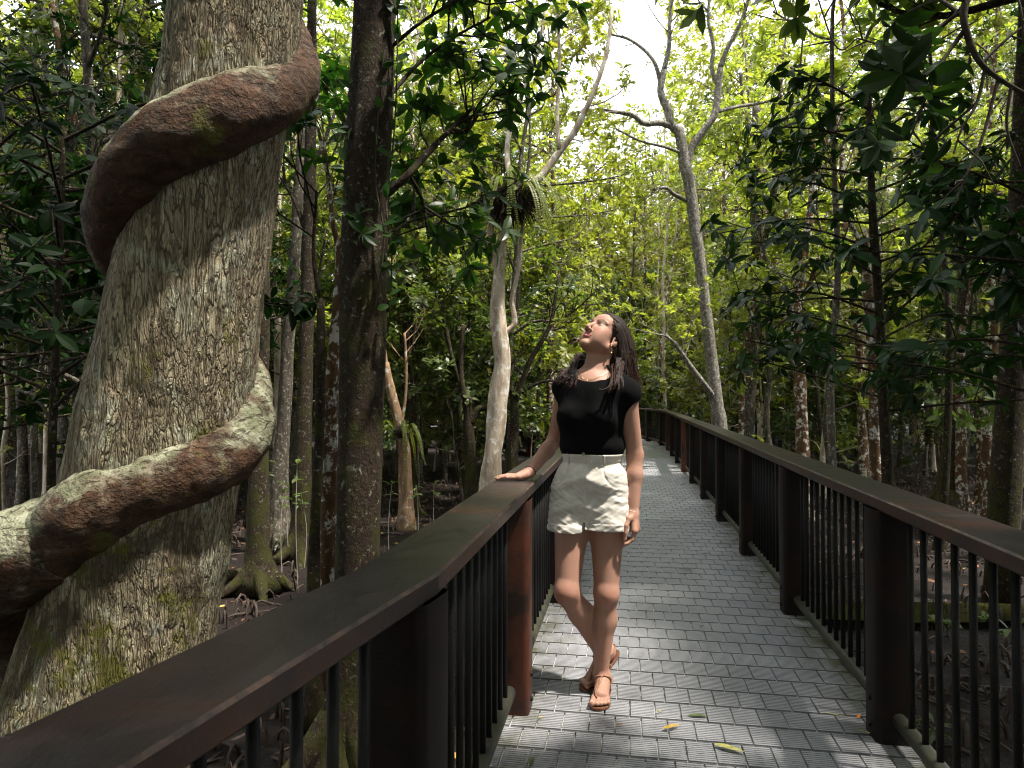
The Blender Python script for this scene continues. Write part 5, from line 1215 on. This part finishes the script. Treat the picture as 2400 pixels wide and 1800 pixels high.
    amp = np.clip((.12 - zz) / .12, .15, 1)
    D += (amp * (.0125 * fbm(np.stack([la * 7, fo * 7, zz * 26 + la * 9 * np.sign(la)], -1), 3, 31) + .0075 * np.abs(fbm(np.stack([la * 12, fo * 12, zz * 50 - np.abs(la) * 26], -1), 3, 35)))).astype(np.float32)
    front = fo > 0
    fl = np.abs(la + .006); D += np.where(front & (zz > -.06), .0035 * np.exp(-(fl / .0045) ** 2) - .003 * np.exp(-((la + .022) / .012) ** 2), 0).astype(np.float32)
    for s in (1, -1):                                                                                 # pocket seams
        pr = np.sqrt((la * s - .150) ** 2 + ((zz - .105) * .62) ** 2); D += np.where(front, .0035 * np.exp(-((pr - .072) / .0035) ** 2), 0).astype(np.float32)
    zw = J['WA'][2] - .022 - J['PE'][2]; D += np.where(zz > zw - .036, -.0028, 0).astype(np.float32)
    for x in (-.085, .085, -.03): D += np.where(front & (np.abs(la - x) < .0045) & (zz > zw - .042), -.005, 0).astype(np.float32)
    D = np.maximum(D, zz - zw)
    leg = la > .002 * 0
    for (e, d), sgn in zip(hems, (-1, 1)):
        hz = e[2] - .004 + .006 * np.sin(fo * 22 + sgn); band = (P[..., 2] < hz + .034); D = np.where(((la * sgn) > 0) & band, D - .003, D); D = np.where((la * sgn) > 0, np.maximum(D, hz - P[..., 2]), D)
    D = np.where((zz < -.168) , np.maximum(D, .004 + .07 * np.clip(-.168 - zz, 0, .2) - np.abs(la - .004)), D)
    H.D = D.astype(np.float32); V, Q = H.surface(); sh = link('shorts', mesh_np('shorts', relax(V, Q, 1, .35) - org, Q, M['linen']), root)
    bt = J['WA'] + Ft * .125 + UP * -.018 + Rt * .006; n = 14; th = np.linspace(0, math.pi, n); V, Q = tube(np.array([bt + Ft * (-math.cos(a) * .004) for a in th]), np.sin(th) * .007 + 1e-4, 12); Geo().add(V, Q).build('button', M['linen_dark'], sh, org)

    hair(root, org, F)
    G_ = np.stack(np.gradient(F.D[:, :, :220]), -1)
    def seat(c, off):
        c = c.copy()
        for _ in range(14):
            i = np.clip(((c - F.lo) / F.h).round().astype(int), 1, np.array(F.n) - 2); i[:, 2] = np.minimum(i[:, 2], 218)
            d = F.D[i[:, 0], i[:, 1], i[:, 2]]; c += nrm(G_[i[:, 0], i[:, 1], i[:, 2]]) * np.clip(off - d, 0, .006)[:, None]
        return c
    # sandals
    for H, s, td in ((FOOT_L, IN_L, None), (FOOT_R, IN_R, TD_R)):
        d = nrm(H[1] - H[0]); up = nrm(np.cross(d, s) * np.sign(np.cross(d, s)[2])); L = []
        hb = H[0] - d * .022 - up * .002; tdir = d if td is None else td
        mid = [(0, .016), (.02, .030), (.05, .034), (.09, .033)]; ball_d = np.linalg.norm(H[1] - H[0]) + .022
        ln = [(hb + d * a, d, w, 0.0) for a, w in mid] + [(hb + d * ball_d * .88, d, .041, .003), (H[1] - up * .002 + d * 0 , tdir, .045, .002), (H[1] + tdir * .03, tdir, .044, .001), (H[1] + tdir * .055, tdir, .038, .004), (H[1] + tdir * .076, tdir, .022, .010), (H[1] + tdir * .082, tdir, .006, .012)]
        C = np.array([x[0] + s * x[3] for x in ln]); Wd = np.array([x[2] for x in ln]); C[len(mid):, 2] = np.where(True, np.maximum(C[len(mid):, 2], .016), 0) if td is None else C[len(mid):, 2]
        C[-5:, 2] = .0165; C = spline(C, 26); Wd = np.interp(np.linspace(0, 1, 26), np.linspace(0, 1, len(ln)), Wd); V = []
        T = nrm(np.gradient(C, axis=0)); Nn = nrm(np.cross(T, np.tile(s, (26, 1)))); Nn *= np.sign(Nn[:, 2:3]); prof = [(-1, -.002), (-1, -.009), (1, -.009), (1, -.002), (.94, 0), (-.94, 0)]
        for p, w, nn in zip(C, Wd, Nn): V += [p + s * w * a + nn * (b - .003) for a, b in prof]
        k = 6; Q = [[i * k + j, i * k + (j + 1) % k, (i + 1) * k + (j + 1) % k, (i + 1) * k + j] for i in range(25) for j in range(k)]; Q += [[0, 1, 2, 3], [0, 3, 4, 5], [150, 151, 152, 153], [150, 153, 154, 155]]
        so = empty('sandal', (0, 0, 0)); so.parent = root; Geo().add(np.array(V), np.array(Q)).build('sole', M['sandal_sole'], so, org, False)
        A = J['AL'] if td is None else J['AR']; toe = H[1] + s * .0185 + tdir * .030 + UP * .012; top = H[1] * .48 + H[0] * .52 + up * .068; g = Geo()
        def strap(pts, w=.0062, g=g):
            c = seat(spline(pts, 20), w * .30); g.add(*tube(c, np.full(20, w * .55), 6))
        strap([toe, H[1] + s * .014 + d * .0 + up * .040, H[1] * .72 + H[0] * .28 + s * .006 + up * .056, top], .0085)
        ht = H[0] - d * .008 + up * .032
        for e in (1, -1):
            strap([top, A * .4 + top * .6 + s * e * .030 - UP * .012, A + s * e * .036 - UP * .035 + d * -.0, ht + s * e * .024 + up * .010, ht - d * .006]); strap([A * .55 + top * .45 + s * e * .034 - UP * .020, H[0] + d * .075 + s * e * .036 + up * .012, H[0] + d * .07 + s * e * .034])
        g.build('strap', M['sandal'], so, org)
    # jewellery
    n = 40; th = np.linspace(0, 2 * math.pi, n); w = J['WL'] + nrm(J['EL'] - J['WL']) * .006; a = nrm(J['EL'] - J['WL']); a = nrm(a + np.array([.25, 0, 0])); ex = nrm(np.cross(a, [0, 1, 0])); ey = np.cross(a, ex)
    Geo().add(*tube(w + .0268 * (np.cos(th)[:, None] * ex + np.sin(th)[:, None] * ey), .0019, 6, False)).build('bracelet', M['pearl'], root, org)
    w = J['WR'] + nrm(J['ER'] - J['WR']) * .012; a = nrm(J['ER'] - J['WR']); ex = nrm(np.cross(a, [0, 1, 0])); ey = np.cross(a, ex)
    Geo().add(*tube(w + .0275 * (np.cos(th)[:, None] * ex + np.sin(th)[:, None] * ey), .0014, 6, False)).build('hair_tie', M['cloth_black'], root, org)
    pe = W(1377, 890, 3.05); l1 = W(1356, 868, 3.12); r1 = W(1432, 868, 3.10)
    ch = spline([l1 + [-.004, .05, .02], l1, pe * .5 + l1 * .5 + [0, -.004, -.008], pe, pe * .6 + r1 * .4 + [0, -.006, -.008], r1, r1 + [.01, .05, .02]], 50)
    # seat the chain on the skin
    def dist(p): i = np.clip(((p - F.lo) / F.h).astype(int), 1, F.n - 2); return F.D[i[:, 0], i[:, 1], i[:, 2]]
    for _ in range(60): ch[:, 1] += np.clip(dist(ch) - .0035, -.006, .006)
    nk = Geo().add(*tube(ch, .0009, 5)).build('necklace', M['gold'], root, org)
    p = ch[25]; Geo().add(*tube([p + [0, -.003, -.002 + .006 * math.cos(a)] + np.array([.006 * math.sin(a), 0, -.006]) for a in th], .0013, 6, False)).build('pendant', M['gold'], nk, org)
    e0 = hd(.006, .083, -.034); er = Geo(); er.add(*tube([e0 + [0, 0, .003], e0 + [0, 0, -.003]], .0042, 8)); er.add(*tube([e0, e0 - UP * .012, e0 - UP * .024], .0008, 5)); t = np.linspace(0, math.pi, 8); er.add(*tube([e0 - UP * (.027 + .006 * (1 - math.cos(a)) * .9) for a in t], np.sin(t) * .0052 + 1e-4, 10)); er.build('earring', M['gold'], root, org)

def hair(root, org, FB):
    rng = np.random.default_rng(12); n = 3400
    R = np.array([.108, .0835, .0915]) * HS; cc = hd(-.014, 0, .045)
    d = nrm(rng.normal(size=(n * 4, 3))); p = d * R / HS + [-.014, 0, .045]; f, l, u = p.T
    ok = (f < .028 + .62 * (u - .01)) & (u > -.015 - .9 * (f < -.02) * .04); ok &= ~((f > -.002) & (u < .03) & (np.abs(l) > .06) & (f > .02)); d = d[ok][:n]; n = len(d)
    loc = lambda q: ((q - cc) @ HAX.T)
    P = cc + (d * R) @ HAX; tracks = [P.copy()]; vel = None
    lat = np.sign(d[:, 1] + .30 + .10 * rng.normal(size=n)); front = np.zeros(n, bool); far = lat < 0
    N = 46; step = .0118; jit = rng.normal(0, 1, (n, 3)); ph = rng.uniform(0, 6.28, n)
    lenf = rng.uniform(.42, .58, n)
    sh = [(J['SL'] - UP * .0, .068), (J['SL'] * .5 + J['NB'] * .5 - UP * .02, .070), (J['NB'] - UP * .045, .072), (J['SR'] * .5 + J['NB'] * .5 - UP * .02, .070), (J['SR'], .066), (J['CH'] + UP * .05, .135), (J['CH'] + Ft * .07 - Rt * .066 - UP * .02, .072), (hd(-.028, 0, -.05) , .060), (J['NB'] + UP * .02, .062)]
    for i in range(N):
        q = loc(P) / R; ins = np.linalg.norm(q, axis=1)
        groom = -Fh * .9 - Uh * .15; dirv = np.tile(groom, (n, 1)) + lat[:, None] * Lh * .10
        w = np.clip((ins - 1.04) / .25 + i / 22, 0, 1)[:, None]
        g = np.array([0, 0, -1.0]) + np.zeros((n, 3))
        g += front[:, None] * np.array([.0, -.55, 0]) * (i < 34) + (~front & ~far)[:, None] * np.array([.10, .06, 0]) + far[:, None] * np.array([-.34, -.10, 0]) * (i < 40)
        v = nrm(dirv * (1 - w) + g * (.25 + w)); vel = v if vel is None else nrm(vel * .45 + v * .55)
        vel2 = nrm(vel + .16 * np.column_stack([np.sin(i * .42 + ph), np.cos(i * .37 + ph * 1.3), 0 * ph]) * w + .05 * jit)
        P = P + vel2 * step * lenf[:, None]
        q = loc(P) / R; r = np.linalg.norm(q, axis=1); m = r < 1.0; P[m] = cc + ((q[m] / r[m, None]) * R) @ HAX
        for c, rad in sh:
            v2 = P - c; rr = np.linalg.norm(v2, axis=1); m = rr < rad; P[m] = c + v2[m] / rr[m, None] * rad
        tracks.append(P.copy())
    tr = np.array(tracks).transpose(1, 0, 2)[~far]; T_ = tr.shape[1]
    def fy(p):
        i = np.clip(((p - FB.lo) / FB.h).astype(int), 0, FB.n - 1); c = FB.D[i[0], :, i[2]] < 0; return FB.lo[1] + FB.h * int(np.argmax(c)) if c.any() else 9.0
    ex = []
    def lock(n, pts, js, je, curl=0.0, off=.020, press=True):
        ph = rng.uniform(0, 6.28)
        for _ in range(n):
            d0 = rng.normal(0, 1, 3); d1 = rng.normal(0, 1, 3); k = len(pts); q = np.array(pts, float) + np.outer(np.linspace(1, 0, k), d0) * js + np.outer(np.linspace(0, 1, k) ** 1.5, d1) * je
            c = spline(q, T_); w = np.linspace(0, 1, T_) ** 2 * curl; a = np.linspace(0, 9, T_) + ph + .5 * d0[0]; c[:, 0] += np.sin(a) * w; c[:, 2] += np.cos(a) * w * .5
            if press:
                for j in range(int(T_ * .62), T_):
                    y = fy(c[j]); c[j, 1] = min(c[j, 1], y - off - abs(d1[1]) * .004)
            ex.append(c)
    for x, y in ((1312, 886), (1330, 893), (1345, 886), (1322, 880), (1338, 898)):
        lock(44, [hd(-.09, -.045, .03), hd(-.085, -.07, -.05), W(1352, 848, 3.28), W(1344, 866, 3.23), W(x, y - 6, 3.17), W(x - 6, y + 5, 3.15)], .014, .012, .004)
    for x, y, m in ((1433, 917, 1427), (1450, 919, 1440), (1462, 912, 1446), (1444, 908, 1438)):
        lock(10, [hd(-.085, .06, .03), hd(-.085, .075, -.045), W(m + 14, 852, 3.15), W(m + 10, 876, 3.05), W(x, y - 10, 3.0), W(x - 7, y, 3.0)], .011, .0065, .006, .012)
    lock(10, [hd(-.08, .075, .02), W(1446, 856, 3.12), W(1434, 890, 3.03), W(1427, 908, 3.0), W(1412, 915, 3.0), W(1405, 911, 3.0)], .004, .0015, .001)
    lock(60, [hd(-.10, -.02, .02), hd(-.10, -.055, -.06), W(1357, 832, 3.30), W(1352, 856, 3.27), W(1347, 872, 3.25), W(1344, 880, 3.22)], .010, .008, .002, press=False)
    # the mass of the hair: one soft body under the loose strands
    allc = np.concatenate([tr[::6], np.array(ex)[::5]]); B = Field(allc.reshape(-1, 3).min(0) - .03, allc.reshape(-1, 3).max(0) + .03, .0036)
    for c in allc:
        for j in range(0, T_ - 6, 3):
            a, b = c[j], c[min(j + 3, T_ - 1)]; B.cone(a, b, .0044 * (1 - (j / T_) ** 2 * .6), .0044 * (1 - ((j + 3) / T_) ** 2 * .6), .006)
    V, Q = B.surface(); h = link('hair', mesh_np('hair', relax(V, Q, 3) - org, Q, M['hair_cap']), root)
    g = Geo(); ts = np.linspace(0, 1, T_)
    for c in list(tr) + ex:
        r = rng.uniform(.0008, .0016); c = c[::2]; g.add(*tube(c, r * (1 - .75 * ts[::2] ** 3), 4, False), rnd=np.full(4 * len(c), rng.uniform()))
    g.build('strand', M['hair'], h, org)
    K = Field(cc - .17, cc + .17, .004); K.ell(cc, R * .985, HAX, .01); P = K.region(K.lo, K.lo + K.n * K.h)[1][:K.D.shape[0], :K.D.shape[1], :K.D.shape[2]]; q = ((P - HC.astype(np.float32)) @ HAX.T.astype(np.float32)) / HS
    f, l, u = q[..., 0], q[..., 1], q[..., 2]; K.D = np.maximum(np.maximum(K.D, (f - .020 - .62 * (u - .01)) * .8), -.035 - u).astype(np.float32); V, Q = K.surface(); link('scalp_hair', mesh_np('scalp_hair', relax(V, Q, 2) - org, Q, M['hair_cap']), h)

def cloth(name, c, sc_, rough=.85, c2=None, b=.15):
    m, t, out = new_mat(name); o = coords(t); wv = noise(t, coords(t, (1, 1, 3)), sc_, 3, .6); n = noise(t, o, 13, 4, .6)
    col = mixc(t, ramp(t, n, .3, .7), tuple(x * .86 for x in c), c2 or c); p = principled(t, out, col, rough, .2, bump(t, wv, b, .002)); p.inputs['Specular IOR Level'].default_value = .12; return m
M['cloth_black'] = cloth('cloth_black', (.0028, .0028, .0032), 300, .95); M['linen'] = cloth('linen', (.58, .54, .475), 220, .9, (.66, .62, .55), .3); M['linen_dark'] = cloth('linen_dark', (.28, .24, .19), 200)
M['sandal'] = simple('sandal_leather', (.34, .17, .10), .5, .4, 40); M['sandal_sole'] = simple('sandal_sole', (.20, .085, .045), .6, .3, 30)
M['pearl'] = simple('pearl', (.75, .70, .62), .3, .5); M['gold'] = simple('gold', (.85, .62, .28), .25, .5, None, 1.0)
def hair_mat(name, bright, rough):
    m, t, out = new_mat(name); at = nd(t, "Attribute"); at.attribute_name = "rnd"; st = noise(t, coords(t, (1, 1, .12)), 190, 3, .6)
    col = mixc(t, math_(t, 'ADD', math_(t, 'MULTIPLY', at.outputs['Fac'], .7), math_(t, 'MULTIPLY', st, .3)), (.010, .006, .005), (.085 * bright, .036 * bright, .019 * bright)); principled(t, out, col, rough, .25, bump(t, st, .8, .004)); return m
M['hair'] = hair_mat('hair', 1.0, .5); M['hair_cap'] = hair_mat('hair_cap', .6, .62)
woman()

# ------------------------------------------------------------------ fallen leaves on the deck
def deck_leaf(label, px, py, ln, rot, mat, seed, group=None, name='fallen_leaf', wd=1.0):
    p = on_level(px, py, .004); rng = np.random.default_rng(seed); TV, TQ = leaf_template(6, .28 * wd, .35, .0); V = TV.copy() * ln; V[:, 0] -= ln / 2
    V[:, 2] = V[:, 2] + .006 + 1.6 * V[:, 0] ** 2 * rng.uniform(.3, 1) + .002 * rng.normal(); c, s = math.cos(rot), math.sin(rot); V = np.column_stack([V[:, 0] * c - V[:, 1] * s, V[:, 0] * s + V[:, 1] * c, V[:, 2]])
    lo = Geo().add(V, TQ).build(name, M[mat]); lo.location = tuple(p); tag(lo, label, 'leaf' if name == 'fallen_leaf' else 'twig', group)
for nm, c in (('dead_yellow', (.52, .33, .06)), ('dead_lime', (.36, .34, .10)), ('dead_green', (.09, .13, .035)), ('dead_brown', (.14, .075, .04)), ('dead_orange', (.50, .17, .02)), ('dead_grey', (.085, .07, .05))):
    M[nm] = simple(nm, c, .5, .4, 60, 0, tuple(min(1, x * 1.3) for x in c))
for a in [('curled yellow leaf on the deck below the woman\'s front foot, pointing at the bottom edge', 1573, 1708, .085, .45, 'dead_yellow', 1), ('long yellow green leaf lying nearest the bottom of the picture', 1709, 1757, .115, -.55, 'dead_lime', 2),
          ('dark green curled leaf on the deck right of the yellow leaf', 1636, 1678, .085, -.05, 'dead_green', 3), ('brown speckled leaf flat on the deck far up the boardwalk', 1655, 1299, .10, .1, 'dead_brown', 4),
          ('long grey brown leaf lying across the deck midway along the right rail', 1612, 1335, .14, .05, 'dead_grey', 5), ('pinkish brown leaf on the deck level with the woman\'s shins', 1645, 1472, .055, .9, 'dead_brown', 6),
          ('yellow green leaf against the foot of the right post beyond the nearest', 1872, 1436, .075, 1.1, 'dead_lime', 7), ('orange leaf scrap at the left foot of the nearest right post', 2013, 1680, .05, .9, 'dead_orange', 8),
          ('tiny yellow leaf bit by the rounded left post', 1268, 1684, .022, .3, 'dead_yellow', 9), ('small brown leaf flake right of the woman\'s front toes', 1452, 1700, .03, .1, 'dead_orange', 10), ('green leaf scrap cut by the bottom edge beside the left bottom rail', 1246, 1790, .06, 1.3, 'dead_green', 11)]: deck_leaf(*a)
for a in [('short green twig on the deck in front of the woman', 1546, 1670, .06, .6, 'dead_lime', 12, None, 'fallen_twig', .35), ('green twig lying left of the nearest right post', 1954, 1674, .08, -.5, 'dead_lime', 13, None, 'fallen_twig', .3), ('green twig at the front foot of the nearest right post', 2031, 1718, .075, -.65, 'dead_lime', 14, None, 'fallen_twig', .35), ('dark green twig on the deck left of the woman\'s front foot', 1318, 1594, .065, -.35, 'dead_green', 15, None, 'fallen_twig', .3)]: deck_leaf(*a)
for i in range(44):
    r = random.Random(i); p = path(r.uniform(.2, 12), r.uniform(-.6, .6)); o = 0
    ppx, ppy = 1200 + FPX * p[0] / p[1], 926 + FPX * CAM_H / p[1]; deck_leaf('small dry leaf flake lying loose on the deck tiles', ppx, ppy, r.uniform(.012, .036), r.uniform(0, 3), r.choice(['dead_brown', 'dead_brown', 'dead_yellow', 'dead_grey', 'dead_grey']), 40 + i, 'loose leaf flakes on the deck')
